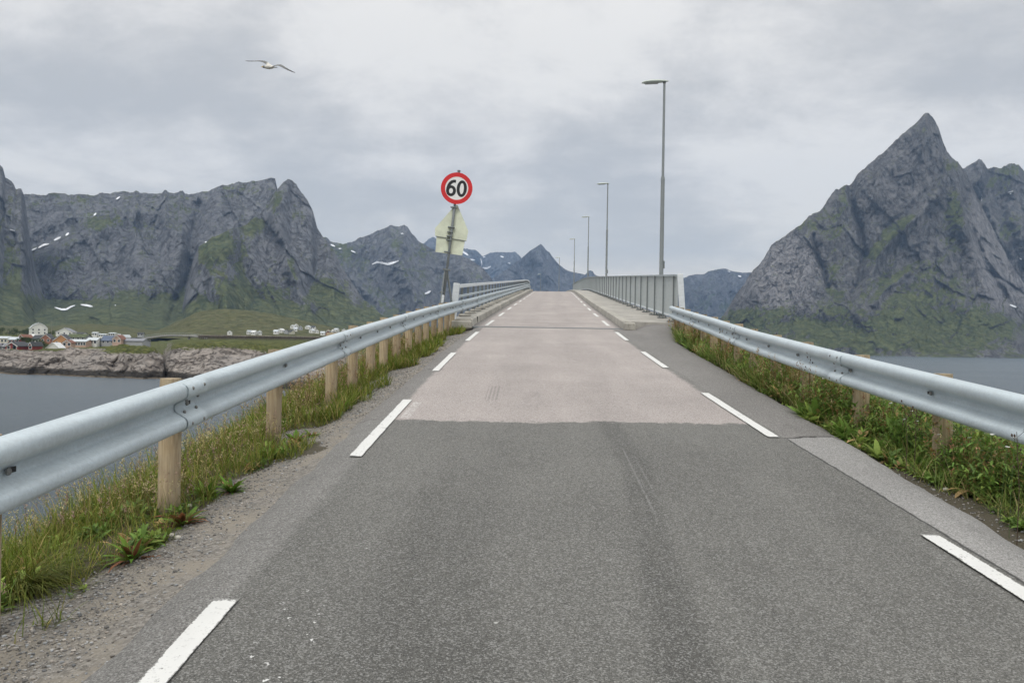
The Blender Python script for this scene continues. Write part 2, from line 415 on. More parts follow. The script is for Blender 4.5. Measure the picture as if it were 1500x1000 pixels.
# ---- rock of the mountains.  Attributes: veg (where plants grow), pale (clean slab rock)
def m_mount(rock1, rock2, green1, green2, sc, bd):
    def fn(g):
        p = g.pos(); nz = S(g, g.N('ShaderNodeSeparateXYZ').outputs[2]); geo = g.N('ShaderNodeNewGeometry')
        g.t.links.new(geo.outputs['Normal'], nz.k.node.inputs[0])
        st = g.noise(g.map(p, (1, 1, .22), rot=(0, R(22), 0)), .026*sc, 9, .66, .6)
        fi = g.noise(g.map(p, (1, 1, .55), rot=(0, R(-24), 0)), .085*sc, 7, .72, .5)
        big = g.noise(p, .0035*sc, 5, .6)
        jn = g.noise(g.map(p, (1, 1, .5), rot=(0, R(35), 0)), .016*sc, 8, .62, 1.2)
        jn2 = g.noise(g.map(p, (1, 1, .28), rot=(0, R(-12), 0)), .034*sc, 7, .62, .8)
        ck = (jn-.5).abs().step(.0, .030).inv(); ck2 = (jn2-.5).abs().step(.0, .024).inv()
        c = g.mix(st.step(.3, .72), rock1, rock2)
        c = g.mix(fi.step(.38, .70)*.5, c, tuple(q*1.35 for q in rock2))
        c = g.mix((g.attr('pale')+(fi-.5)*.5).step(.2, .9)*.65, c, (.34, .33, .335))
        c = g.mix(ck*.5, c, tuple(q*.4 for q in rock1)); c = g.mix(ck2*.5, c, tuple(q*.45 for q in rock1))
        mo = g.noise(g.map(p, (1, 1, .5), rot=(0, R(20), 0)), .16*sc, 5, .75); c = g.mix((mo-.5).abs().step(.0, .3).inv()*0+mo.step(.42, .72)*.42, c, tuple(min(1, q*1.22) for q in rock2)); c = g.mix(mo.step(.30, .46).inv()*.30, c, tuple(q*.55 for q in rock1))
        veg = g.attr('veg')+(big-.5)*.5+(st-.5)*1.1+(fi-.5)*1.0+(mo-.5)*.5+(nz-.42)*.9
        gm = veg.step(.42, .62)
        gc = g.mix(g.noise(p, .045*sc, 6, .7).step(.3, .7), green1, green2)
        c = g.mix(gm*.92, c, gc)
        h = st*1.0+fi*.5-ck*.6-ck2*.35
        return {'Base Color': c, 'Roughness': .95, 'Specular IOR Level': .1, 'Normal': g.bump(h, .75, bd)}
    return fn
M_MTN = mat('grey_cliff', m_mount((.115, .118, .130), (.212, .216, .226), (.060, .085, .030), (.150, .165, .062), 1.0, 26))
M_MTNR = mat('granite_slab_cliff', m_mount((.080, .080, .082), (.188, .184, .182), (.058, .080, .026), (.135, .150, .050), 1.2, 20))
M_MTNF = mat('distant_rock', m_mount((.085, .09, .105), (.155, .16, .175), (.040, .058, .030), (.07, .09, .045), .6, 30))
M_HILL = mat('heath_hill', m_mount((.10, .095, .065), (.17, .155, .105), (.070, .082, .030), (.150, .145, .065), 2.2, 4))
def m_shore(g):
    p = g.pos(); x, y, z = g.xyz(p)
    la = g.noise(g.map(p, (.5, .5, 1.3), rot=(0, R(-26), 0)), .30, 8, .68, .9); fi = g.noise(p, 1.3, 6, .72); big = g.noise(p, .05, 4, .6)
    c = g.mix(la.step(.3, .7), (.16, .138, .122), (.37, .335, .30)); c = g.mix(big.step(.4, .7)*.6, c, (.27, .255, .24)); c = g.mix(fi.step(.55, .8)*.4, c, (.36, .33, .29))
    ck = (g.noise(g.map(p, (.6, .6, 1.5), rot=(0, R(-30), 0)), .22, 8, .6, 1.3)-.5).abs().step(.0, .035).inv(); c = g.mix(ck*.75, c, (.045, .038, .035))
    tide = (z+(big-.5)*1.8+(la-.5)*1.7).step(1.7, 2.5).inv(); c = g.mix(tide*.93, c, (.028, .026, .023))
    low = (z+(la-.5)*.6).step(.30, .45).inv(); c = g.mix(low*.7, c, (.20, .165, .12))
    nz = g.N('ShaderNodeSeparateXYZ'); geo = g.N('ShaderNodeNewGeometry'); g.t.links.new(geo.outputs['Normal'], nz.inputs[0])
    veg = (g.attr('veg')+(fi-.5)*.9+(big-.5)*.6+(S(g, nz.outputs[2])-.7)*.6).step(.45, .6)
    gc = g.mix(g.noise(p, .5, 5, .7).step(.3, .7), (.050, .066, .018), (.135, .140, .045))
    c = g.mix(veg, c, gc)
    return {'Base Color': c, 'Roughness': .95, 'Specular IOR Level': .15, 'Normal': g.bump(la+fi*.4-ck*.5, .9, .9)}
M_SHORE = mat('shore_granite', m_shore)
M_SNOW = simple('old_snow', (.80, .82, .85), .8, 0, .06, .05)
# ================================================================== camera, sky, sun
cam = bpy.data.cameras.new('camera'); co = bpy.data.objects.new('camera', cam); COL.objects.link(co); scene.camera = co
cam.sensor_width = 36; cam.lens = F/1500*36; cam.clip_start = .05; cam.clip_end = 80000
Rr = RT*math.cos(ROLL)+UP*math.sin(ROLL); Uu = -RT*math.sin(ROLL)+UP*math.cos(ROLL)
co.matrix_world = Matrix(((Rr[0], Uu[0], -FW[0], 0), (Rr[1], Uu[1], -FW[1], 0), (Rr[2], Uu[2], -FW[2], H), (0, 0, 0, 1)))
SUN_EL, SUN_ROT = R(52), R(200)
world = bpy.data.worlds.new('World'); scene.world = world; world.use_nodes = True
wt = world.node_tree; wt.nodes.clear(); g = G(wt)
sky = g.N('ShaderNodeTexSky'); sky.sky_type = 'NISHITA'; sky.sun_disc = False; sky.sun_elevation = SUN_EL; sky.sun_rotation = SUN_ROT; sky.altitude = 10
dv = g.gen(); dx, dy, dz = g.xyz(dv)
zz = dz.max(0.0)+.30
pp = g.comb(dx/zz, dy/zz, 0.0)
n1 = g.noise(g.map(pp, (.9, 1, 1), loc=(3.1, .4, 0)), 1.35, 8, .62, .3)
n2 = g.noise(g.map(pp, (.8, 1.1, 1), loc=(1.7, 5.2, 0)), 3.6, 8, .64, .3)
n3 = g.noise(g.map(pp, loc=(9.7, 2.2, 0)), .33, 3, .5)
blob = lambda x0, z0, rx, rz: (((dx/dy.max(.2)-x0)/rx).pow(2.0)+((dz-z0)/rz).pow(2.0)).step(0.0, 1.0).inv()
n4 = g.noise(g.map(pp, loc=(2.2, 8.2, 0)), 9.0, 6, .65, .4)
den = n1*.48+n2*.32+n3*.08+n4*.12
den = den+blob(-.42, .26, .30, .11)*.075-blob(-.62, .40, .35, .14)*.07-blob(.36, .22, .26, .13)*.085+blob(.62, .33, .30, .10)*.06+blob(.0, .16, .34, .07)*.06-blob(-.15, .36, .5, .12)*.03-blob(-.45, .205, .4, .05)*.05
k = den.step(.395, .60)
cl = g.ramp(k, [(.0, (.76, .755, .755)), (.30, (.66, .658, .666)), (.62, (.57, .573, .585)), (1.0, (.475, .485, .505))])
band = dz.step(.02, .11)*(dz.step(.13, .30).inv())*((dx-.02).abs().step(.15, .75).inv()*.6+.3)
cl = g.mix(band*.22, cl, (.48, .49, .51))
lowb = dz.step(.04, .22).inv(); cl = g.mix(1.0, cl, g.comb(lowb*.42+1.0, lowb*.33+1.0, lowb*.16+1.0), 'MULTIPLY')
cl = g.mix(dz.step(.02, .12).inv()*.72, cl, (1.06, .93, .76))
top = dz.step(.34, .95)*1.35+1.0
cl = g.mix(1.0, cl, g.comb(top*1.0, top*.98, top*.935), 'MULTIPLY')
tot = g.mix(.93, S(g, sky.outputs[0]), g.mix(1.0, cl, (10., 10., 10.), 'MULTIPLY'))
bg = g.N('ShaderNodeBackground'); g.put(bg.inputs[0], tot); bg.inputs[1].default_value = .1
wo = g.N('ShaderNodeOutputWorld'); wt.links.new(bg.outputs[0], wo.inputs[0])
sd = bpy.data.lights.new('sun', 'SUN'); so = bpy.data.objects.new('sun', sd); COL.objects.link(so)
sd.energy = 1.0; sd.angle = R(18); sd.color = (1, .965, .92)
# nishita: rotation 0 = +Y, clockwise seen from above
sdir = Vector((math.sin(SUN_ROT)*math.cos(SUN_EL), math.cos(SUN_ROT)*math.cos(SUN_EL), math.sin(SUN_EL)))
so.rotation_euler = sdir.to_track_quat('Z', 'Y').to_euler(); so.location = (0, 0, 60)
vs = scene.view_settings; vs.view_transform = 'Standard'; vs.look = 'None'; vs.gamma = 1; vs.use_curve_mapping = False; vs.exposure = 0.38
scene.render.engine = 'CYCLES'; scene.render.resolution_x = 1024; scene.render.resolution_y = 682
# ================================================================== water
V = [(-7900, -2900, 0), (7900, -2900, 0), (7900, 10900, 0), (-7900, 10900, 0)]
tag(meshnp('water', V, Q=[(0, 1, 2, 3)], mat=M_WATER), kind='structure')
# ================================================================== road
def eL(d): return -2.26+.10*(fbm(d*.5, 0, s=5)-.5)+.05*(fbm(d*3, 0, s=6)-.5)
def eR(d):
    b = np.interp(d, [-10, 4.7, 6.4, 10, 13.8, 19.8, 23, 24.2], [2.44, 2.46, 2.56, 2.80, 2.95, 3.20, 3.55, 3.62])
    return b+.12*(fbm(d*.45, 3, s=8)-.5)+.05*(fbm(d*3.5, 3, s=9)-.5)
D0 = 24.25
def road_mesh():
    dn = np.concatenate([np.arange(-9, 24.2, .1), [D0]])
    t = np.linspace(0, 1, 37)
    o = eL(dn)[:, None]*(1-t)+eR(dn)[:, None]*t
    d = np.repeat(dn[:, None], 37, 1)
    h = .16*sm(21.3, 24.1, d)*sm(2.55, 3.1, o)-.05*sm(0, 1, (t[None, :] < 1e-6)*1.0)-.05*(t[None, :] > 1-1e-6)
    h = h+.010*(fbm(o*.6, d*.3, s=11)-.5)
    P = rp(d, o, h).reshape(-1, 3); uv = np.stack([o.ravel(), d.ravel()], -1)
    Q = gridq(len(dn), 37)
    dn2 = np.concatenate([[D0], np.arange(25, 232, 1.0)]); o2 = np.linspace(-2.42, 2.36, 9)
    d2 = np.repeat(dn2[:, None], 9, 1); oo = np.repeat(o2[None], len(dn2), 0)
    P2 = rp(d2, oo, 0.001).reshape(-1, 3); uv2 = np.stack([oo.ravel(), d2.ravel()], -1)
    return np.concatenate([P, P2]), np.concatenate([Q, gridq(len(dn2), 9)+len(P)]), np.concatenate([uv, uv2])
P, Q, UV = road_mesh()
tag(meshnp('road', P, Q=Q, mat=M_ROAD, uv=UV, smooth=True), kind='structure')
# painted edge dashes
VV = []; QQ = []; UU = []; n0 = 0
def dash(u0, a, b, w=.10):
    global n0
    m = max(3, int((b-a)/.12)); dd = np.linspace(a, b, m)
    w = w+.012; wl = w/2*(1+.20*(fbm(dd*9, u0, s=21)-.5)); wr = w/2*(1+.20*(fbm(dd*9, u0+9, s=22)-.5))
    UU.append(np.stack([np.tile([-1., 1.], m), np.repeat(np.minimum(dd-a, b-dd), 2)], -1))
    L_ = rp(dd, u0-wl, .0105 if a < 24 else .006); R_ = rp(dd, u0+wr, .0105 if a < 24 else .006)
    VV.append(np.stack([L_, R_], 1).reshape(-1, 3)); QQ.append(gridq(m, 2)+n0); n0 += 2*m
for k_ in range(-2, 36):
    dash(-1.94, .62+6.05*k_, .62+6.05*k_+3.1)
    dash(1.93, 1.87+5.95*k_, 1.87+5.95*k_+3.0)
tag(meshnp('road_markings', np.concatenate(VV), Q=np.concatenate(QQ), mat=M_PAINT, uv=np.concatenate(UU)), kind='structure')
# ================================================================== embankment
def ground_h(d, o):
    """height over the road line"""
    c = 0*o
    left = np.interp(-o, [2.0, 2.2, 2.5, 2.95, 3.45, 3.9, 4.4, 22, 40], [-.06, -.045, -.10, -.17, -.22, -.42, -.85, -14.5, -20])
    right = np.interp(o, [2.0, 2.6, 3.1, 3.6, 4.1, 4.7, 22, 40], [-.085, -.085, -.08, -.11, -.18, -.6, -14.5, -20])
    h = np.where(o < 0, left, right)
    rr_ = eR(d)
    h = np.where((o > 0) & (o < rr_+.04), np.minimum(h, -.095), h)
    return h
def ground_z(d, o):
    h = ground_h(d, o)
    z = zr(d)+h
    front = zr(24.0)-.55-(d-24.5)*.75
    front = np.where(d > 23.6, front, 99)
    edge = sm(23.3, 24.6, d)
    z = np.where(d > 24.6, np.minimum(z, front), z*(1-edge)+np.minimum(z, zr(24)-.4)*edge)
    amp = .03+.5*sm(4.2, 8, np.abs(o))+.4*sm(25, 28, d)
    z = z+amp*(fbm(o*.9+50, d*.9+50, s=31)-.5)*1.0+amp*.0
    z = z-.02*(np.abs(o) < 2.2)
    return z
do = np.concatenate([-np.geomspace(36, 4.5, 40), np.linspace(-4.4, -2.1, 44), np.linspace(-1.5, 1.5, 4), np.linspace(2.0, 4.6, 44), np.geomspace(4.8, 36, 40)])
dg = np.concatenate([np.arange(-30, -2, 1.0), np.arange(-2, 25, .09), np.arange(25, 60, .8)])
DD, OO = np.meshgrid(dg, do, indexing='ij')
Zg = ground_z(DD, OO); Pg = rp(DD, OO, 0); Pg[..., 2] = Zg
wob = fbm(DD*1.1, OO*1.6, s=41, o=4)-.5
grs = np.where(OO < 0, sm(2.68, 3.0, -OO-wob*1.5+.16*sm(3, 20, DD)), sm(-.10, .06, OO-eR(DD)-.08*(1-sm(5.2, 8.2, DD))-wob*.35))
rck = np.clip(sm(4.8, 8.5, np.abs(OO))*.8+sm(25.5, 28, DD), 0, 1)
gobj = tag(meshnp('ground', Pg.reshape(-1, 3), Q=gridq(len(dg), len(do)), mat=M_GROUND, smooth=True, vattr={'grass': grs, 'rock': rck}), kind='structure')
def gpt(d, o):
    d = np.asarray(d, float); o = np.asarray(o, float)
    p = rp(d, o, 0); p[..., 2] = ground_z(d, o); return p
# ================================================================== bridge
br = empty('bridge', rp(24.2, 0, 0), 'narrow concrete road bridge rising to a crest and curving out of sight', 'bridge'); BO = Vector(br.location)
def sweep(name, prof, d, m, parent, org, oo=0.0, smooth=False, closed=True):
    """closed cross-section (offset, height) swept along the road"""
    d = np.asarray(d, float); pr = np.array(prof); n = len(pr)
    off = np.asarray(oo(d) if callable(oo) else oo+0*d)
    P = np.stack([rp(d, pr[k, 0]+off, pr[k, 1]) for k in range(n)], 1)
    Q = gridq(len(d), n, True)
    P = P.reshape(-1, 3)
    c0 = P[:n].mean(0); c1 = P[-n:].mean(0)
    P = np.concatenate([P, [c0, c1]]); i0 = len(P)-2; b = (len(d)-1)*n
    T = [(i0, (k+1) % n, k) for k in range(n)]+[(i0+1, b+k, b+(k+1) % n) for k in range(n)]
    P = P-np.array(org)
    return meshnp(name, P, T=T, Q=Q, mat=m, parent=parent, smooth=smooth)
DB = np.concatenate([np.arange(24.2, 60, .35), np.arange(60, 231, 2.0)])
sweep('deck', [(-2.75, -.03), (2.9, -.03), (4.35, -.05), (4.35, -.35), (2.6, -.55), (2.3, -1.9), (-1.6, -1.9), (-1.9, -.55), (-3.1, -.35), (-3.1, -.05)], DB[::3], M_GIRD, br, BO)
kw = lambda d: 0.02*(fbm(d*1.3, 0, s=51)-.5)+.03*(fbm(d*.3, 0, s=52)-.5)
kL = sweep('kerb', [(-3.05, -.02), (-3.05, .19), (-2.40, .22), (-2.36, .19), (-2.33, -.02)], DB[DB > 24.3], M_CONC, br, BO, kw)
kR = sweep('kerb', [(2.26, -.02), (2.28, .20), (2.32, .225), (2.52, .222), (2.52, -.02)], DB[DB > 24.0], M_CONC, br, BO, kw)
sweep('sidewalk', [(2.525, 0), (2.525, .212), (4.25, .185), (4.25, 0)], DB[DB > 24.2], M_WALK, br, BO)
for o_, s_ in ((2.26, 1), (-2.95, -1)):                       # rounded end stones of the kerbs
    mb = MB(); a = rp(23.98, o_+.16, .08) if s_ > 0 else rp(24.05, -2.62, .06)
    mb.box(a-np.array(BO), (.34, .46, .27) if s_ > 0 else (.62, .5, .26), Matrix.Rotation(.03, 4, 'Z').to_3x3(), bev=.045); mb.build('kerb_end', M_CONC, br)
for o_ in (-2.62,):
    mb = MB()
    mb.box(rp(26.2, -2.352, .11)-np.array(BO), (.03, .03, .2)); 
    mb.build('kerb_joint', M_HOLE, br)
mb = MB(); a0 = rp(24.12, -2.28, .006)-np.array(BO); 
for dd_, w_, hh_ in ((24.10, .09, .012), (24.33, .09, .012)):
    for q in range(8):
        o1, o2 = -2.3+q*.57, -2.3+(q+1)*.57
        p1, p2, p3, p4 = [rp(dd_+s*w_/2, o, hh_)-np.array(BO) for o, s in ((o1, -1), (o2, -1), (o2, 1), (o1, 1))]
        mb.add([p1, p2, p3, p4, p1-[0, 0, .05], p2-[0, 0, .05], p3-[0, 0, .05], p4-[0, 0, .05]], [(0, 1, 2, 3), (7, 6, 5, 4), (0, 4, 5, 1), (2, 6, 7, 3), (1, 5, 6, 2), (3, 7, 4, 0)])
mb.build('expansion_joint', M_DARKST, br)
mb = MB(); 
for q in range(8):
    o1, o2 = -2.3+q*.57, -2.3+(q+1)*.57
    p1, p2, p3, p4 = [rp(dd_, o, .009)-np.array(BO) for o, dd_ in ((o1, 24.15), (o2, 24.15), (o2, 24.28), (o1, 24.28))]
    mb.add([p1, p2, p3, p4, p1-[0, 0, .05], p2-[0, 0, .05], p3-[0, 0, .05], p4-[0, 0, .05]], [(0, 1, 2, 3), (7, 6, 5, 4), (0, 4, 5, 1), (2, 6, 7, 3), (1, 5, 6, 2), (3, 7, 4, 0)])
mb.build('joint_seal', simple('joint_rubber', (.10, .10, .10), .8), br)
for d_ in (62, 100, 138, 176, 214):
    p = rp(d_, .3, 0); mb = MB(); mb.box((p[0]-BO.x, p[1]-BO.y, (p[2]-1.85-3)/2-BO.z), (2.6, 1.4, p[2]-1.85+3), bev=.2); mb.build('pier', M_GIRD, br)
mb = MB(); p = rp(24.6, .6, 0); mb.box((p[0]-BO.x, p[1]-BO.y, -1.3), (6.6, .9, 2.0)); mb.build('abutment', M_CONC, br)
# concrete block below the start of the right railing
mb = MB(); p = rp(24.0, 4.02, -.14); mb.box(p-np.array(BO), (.44, .62, .62), bev=.03); mb.build('abutment_corner', M_CONC, br)
# ================================================================== railings on the bridge
def yaw(d): return -math.atan(float(xc(d+.5)-xc(d-.5)))
def post_at(d, o, h0, h1, w, dp, mbx, org, m3=None):
    p = rp(d, o, (h0+h1)/2); mbx.box(p-np.array(org), (w, dp, h1-h0), Matrix.Rotation(yaw(d), 3, 'Z'))
# left open railing
rl = empty('bridge_railing', rp(25, -2.85, .2), 'open steel railing of posts and two rails on the left side of the bridge', 'railing'); LO = Vector(rl.location)
LH = 1.27
dL = [26.6+1.95*i for i in range(60)]
DR = np.concatenate([np.arange(24.75, 60, .6), np.arange(60, dL[-1], 1.5)])
sweep('top_rail', [(-2.90, LH-.10), (-2.90, LH), (-2.79, LH), (-2.79, LH-.10)], DR, M_WHITEST, rl, LO)
sweep('middle_rail', [(-2.88, .86), (-2.88, .93), (-2.82, .93), (-2.82, .86)], DR, M_GALV, rl, LO)
for i, d_ in enumerate(dL):
    mb = MB()
    for ox in (-.035, .035): post_at(d_, -2.92+0*ox, .22, LH-.09, .012, .07, mb, Vector(rp(0, 0, 0)-rp(0, ox, 0))+LO) 
    post_at(d_, -2.92, .22, LH-.09, .075, .012, mb, LO)
    p = rp(d_, -2.88, .235); mb.box(p-np.array(LO), (.24, .22, .025))
    for bx in (-.08, .08): mb.box(p-np.array(LO)+np.array([bx, -.07, .03]), (.03, .03, .05))
    mb.build('post', M_DARKST if i < 60 else M_GALV2, rl)
    if i < 26:
        mb = MB(); p = rp(d_, -2.80, .235); mb.box(p-np.array(LO), (.42, .62, .07), Matrix.Rotation(yaw(d_), 3, 'Z'), .86); mb.build('base_pad', M_CONC, rl)
mb = MB(); p0 = rp(24.75, -2.98, .0); p1 = rp(24.75, -2.90, LH)
rot = Matrix.Rotation(R(5), 3, 'Y'); mb.box((p0+p1)/2-np.array(LO), (.20, .09, LH+.1), rot, bev=.012); mb.build('end_post', M_WHITEST, rl)
# right railing of close upright bars
rrt = empty('pedestrian_railing', rp(24.6, 4.08, .2), 'tall grey steel railing of closely set upright bars along the sidewalk', 'railing'); RO = Vector(rrt.location)
RH = 1.68; dR = [25.0+2.27*i for i in range(44)]
DR2 = np.concatenate([np.arange(24.35, 60, .6), np.arange(60, dR[-1]+.1, 1.5)])
sweep('top_rail', [(3.86, RH-.06), (3.86, RH), (4.00, RH), (4.00, RH-.06)], DR2, M_GALV2, rrt, RO)
sweep('bottom_rail', [(3.90, .33), (3.90, .39), (3.96, .39), (3.96, .33)], DR2, M_WHITEST, rrt, RO)
for i, d_ in enumerate(dR):
    mb = MB(); post_at(d_, 3.875, .2, RH-.03, .045, .06, mb, RO)
    p = rp(d_, 3.85, .225); mb.box(p-np.array(RO), (.30, .24, .03))
    for bx in (-.1, .1): mb.box(p-np.array(RO)+np.array([bx, -.06, .03]), (.035, .035, .05))
    mb.build('post', M_DARKST, rrt)
    a = d_-(.65 if i == 0 else 0); a = d_ if i else 24.42
    segs = [(24.45, d_)] if i == 0 else []
    if i < len(dR)-1: segs.append((d_, dR[i+1]))
    for (s0, s1) in segs:
        mb = MB(); st = .10 if s0 < 60 else .16
        for q in np.arange(s0+.07, s1-.03, st):
            post_at(q, 3.93, .36, RH-.05, .010, .085, mb, RO)
        mb.build('bar_panel', M_PANEL, rrt)
mb = MB(); p0 = rp(24.28, 4.08, .1); p1 = rp(24.28, 3.95, RH+.01)
mb.box((p0+p1)/2-np.array(RO), (.17, .10, RH-.08), Matrix.Rotation(R(-4.5), 3, 'Y'), bev=.012); mb.build('end_post', M_WHITEST, rrt)
# ================================================================== guardrails
BH = .338; TOP = .765
def wprof(side):
    """W section, x grows towards the road. side=+1: rail left of the road"""
    pts = [(.000, 0), (.024, -.001), (.058, -.006), (.084, -.018), (.098, -.040), (.100, -.060), (.098, -.088), (.086, -.108), (.036, -.134), (.012, -.148), (.006, -.158), (.004, -.176),
           (.006, -.194), (.014, -.204), (.074, -.238), (.090, -.250), (.099, -.270), (.100, -.298), (.088, -.320), (.060, -.333), (.026, -.338), (.000, -.338)]
    a = [(x*side, z) for x, z in pts]; b = [((x-.005)*side, z+(.004 if z < -.3 else (-.004 if z > -.03 else 0))) for x, z in reversed(pts)]
    return a+b
def guardrail(name, label, side, offf, d_a, d_b, joints, wposts, sposts, hextra):
    org = rp(joints[1], float(offf(joints[1])), 0); root = empty(name, org, label, 'guardrail'); O = Vector(root.location); oa = np.array(O)
    hf = lambda d: TOP+hextra(d)
    js = [d_a]+[j for j in joints if d_a < j < d_b]+[d_b]
    for i in range(len(js)-1):
        a, b = js[i], js[i+1]; a2 = a if i == 0 else a-.16
        a2 = a if i == 0 else a-.07; b2 = b+.22 if i < len(js)-2 else b
        dd = np.unique(np.concatenate([np.arange(a2, b2, .3), [a2+.345, a2+.35, b2]])); pr = np.array(wprof(side)); n = len(pr)
        pro = .0045*(i % 2)
        # each beam laps over the next: near end pushed out a few mm
        P = []
        for d_ in dd:
            lap = .011 if (i > 0 and d_ < a2+.348) else 0.0
            P.append(np.stack([rp(np.full(n, d_), offf(d_)+pr[:, 0]+side*(lap+0), hf(d_)+pr[:, 1])], 0)[0])
        P = np.array(P).reshape(-1, 3)
        m = len(dd); Q = gridq(m, n, True); h = n//2
        caps = [(k, k+1, n-2-k, n-1-k) for k in range(h-1)]
        caps = np.array(caps); Q = np.concatenate([Q, caps[:, ::-1], caps+(m-1)*n])
        meshnp('rail_beam', P-oa, Q=Q, mat=M_GALV, parent=root, smooth=True)
    # bolts
    def bolt(d_, zo, xo, r=.013, slot=False):
        mb = MB(); c = rp(d_, float(offf(d_))+side*(xo), float(hf(d_))+zo)-oa; y_ = yaw(d_)
        ax = Vector((math.cos(y_)*side, math.sin(y_)*side, 0))
        mb.tube([Vector(c)-ax*.006, Vector(c)+ax*.004, Vector(c)+ax*.009], [r, r, r*.62], 10); mb.build('bolt', M_BOLT, root)
    nb = 0
    for j in joints:
        if d_a < j < min(d_b, 36):
            for dd_, zo, xo in ((.0, -.045, .108), (.0, -.29, .108), (.20, -.045, .108), (.20, -.29, .108), (.0, -.125, .062), (.0, -.212, .052), (.20, -.125, .062), (.20, -.212, .052)):
                if nb < 48: bolt(j+dd_, zo, xo); nb += 1
    for d_ in list(wposts)+list(sposts):
        if nb < 96 and d_ < 60:
            bolt(d_, -.168, .024, .018); nb += 1
            mb = MB(); c = rp(d_+.035, float(offf(d_))+side*.0175, float(hf(d_))-.168)-oa; mb.box(c, (.006, .055, .026), Matrix.Rotation(yaw(d_), 3, 'Z')); mb.build('bolt_slot', M_HOLE, root)
    # timber posts with a spacer
    for d_ in wposts:
        o_ = float(offf(d_))-side*.088; base = gpt(d_, o_); topz = float(zr(d_)+hf(d_))+(.010 if (side > 0 and 5 < d_ < 6) or (side < 0 and d_ < 7) else .004)+random.uniform(-.012, .008)
        r = .079*random.uniform(.95, 1.06); nseg = 14; hgt = topz-(base[2]-.35)
        V = []; lv = np.linspace(0, 1, 12)
        ph = random.uniform(0, 6); lean = (random.uniform(-.008, .008), random.uniform(-.012, .012))
        for q in lv:
            for k_ in range(nseg):
                an = 2*math.pi*k_/nseg; c_, s_ = math.cos(an), math.sin(an)
                rad = r*(1+.025*math.sin(3*an+ph+q*2)+.02*(vn(q*5, k_, ph)-.5)); 
                if q == lv[-1]: rad *= .93
                x_ = max(-.93, min(.93, c_))*rad; V.append((x_+lean[0]*q, s_*rad+lean[1]*q, (q*hgt-.35) if q < 1 else hgt-.35))
        lv_n = len(lv); me_q = gridq(lv_n, nseg, True); V.append((lean[0], lean[1], hgt-.35+.002)); ctr = len(V)-1; b_ = (lv_n-1)*nseg
        T = [(b_+k_, b_+(k_+1) % nseg, ctr) for k_ in range(nseg)]
        po = meshnp('timber_post', np.array(V), T=T, Q=me_q, mat=M_WOOD, parent=root, smooth=False); po.location = Vector([float(q) for q in base])-O
    for d_ in sposts:
        mb = MB(); p = rp(d_, float(offf(d_))-side*.07, float(hf(d_))-.168); mb.box(p-oa, (.13, .09, .14), Matrix.Rotation(yaw(d_), 3, 'Z')); mb.build('bracket', M_GALV2, root)
    return root
_lo = lambda d: np.interp(d, [-5, 5, 12, 20, 24, 28, 200], [-2.97, -2.965, -2.965, -2.92, -2.86, -2.79, -2.76])
_lp = [3.67, 5.66, 8.05, 10.45, 11.75, 13.05, 14.2, 15.5, 16.9, 18.2, 19.4, 20.7, 21.9, 23.1, 24.2]
glm = guardrail('guardrail', 'galvanised guardrail on timber posts, left of the road and on along the bridge', 1, _lo, .8, dL[-1], [5.55, 10.45, 15.4, 20.3, 25.2]+[30.1+4.9*i for i in range(24)], _lp, dL[:59], lambda d: 0*np.asarray(d))
_ro = lambda d: np.interp(d, [-5, 5.6, 8.85, 12.4, 16.2, 20, 22.6, 24], [2.96, 2.98, 2.97, 3.03, 3.27, 3.42, 3.52, 3.62])
_rpst = [3.4, 5.15, 6.85, 8.5, 10.2, 11.5, 12.8, 14.0, 15.3, 16.6, 17.9, 19.1, 20.4, 21.6, 22.7]
grr = guardrail('guardrail', 'galvanised guardrail right of the road, ending at the sidewalk railing with weeds below', -1, _ro, .8, 23.0, [4.0, 8.65, 13.5, 18.4], _rpst, [], lambda d: 0*np.asarray(d))
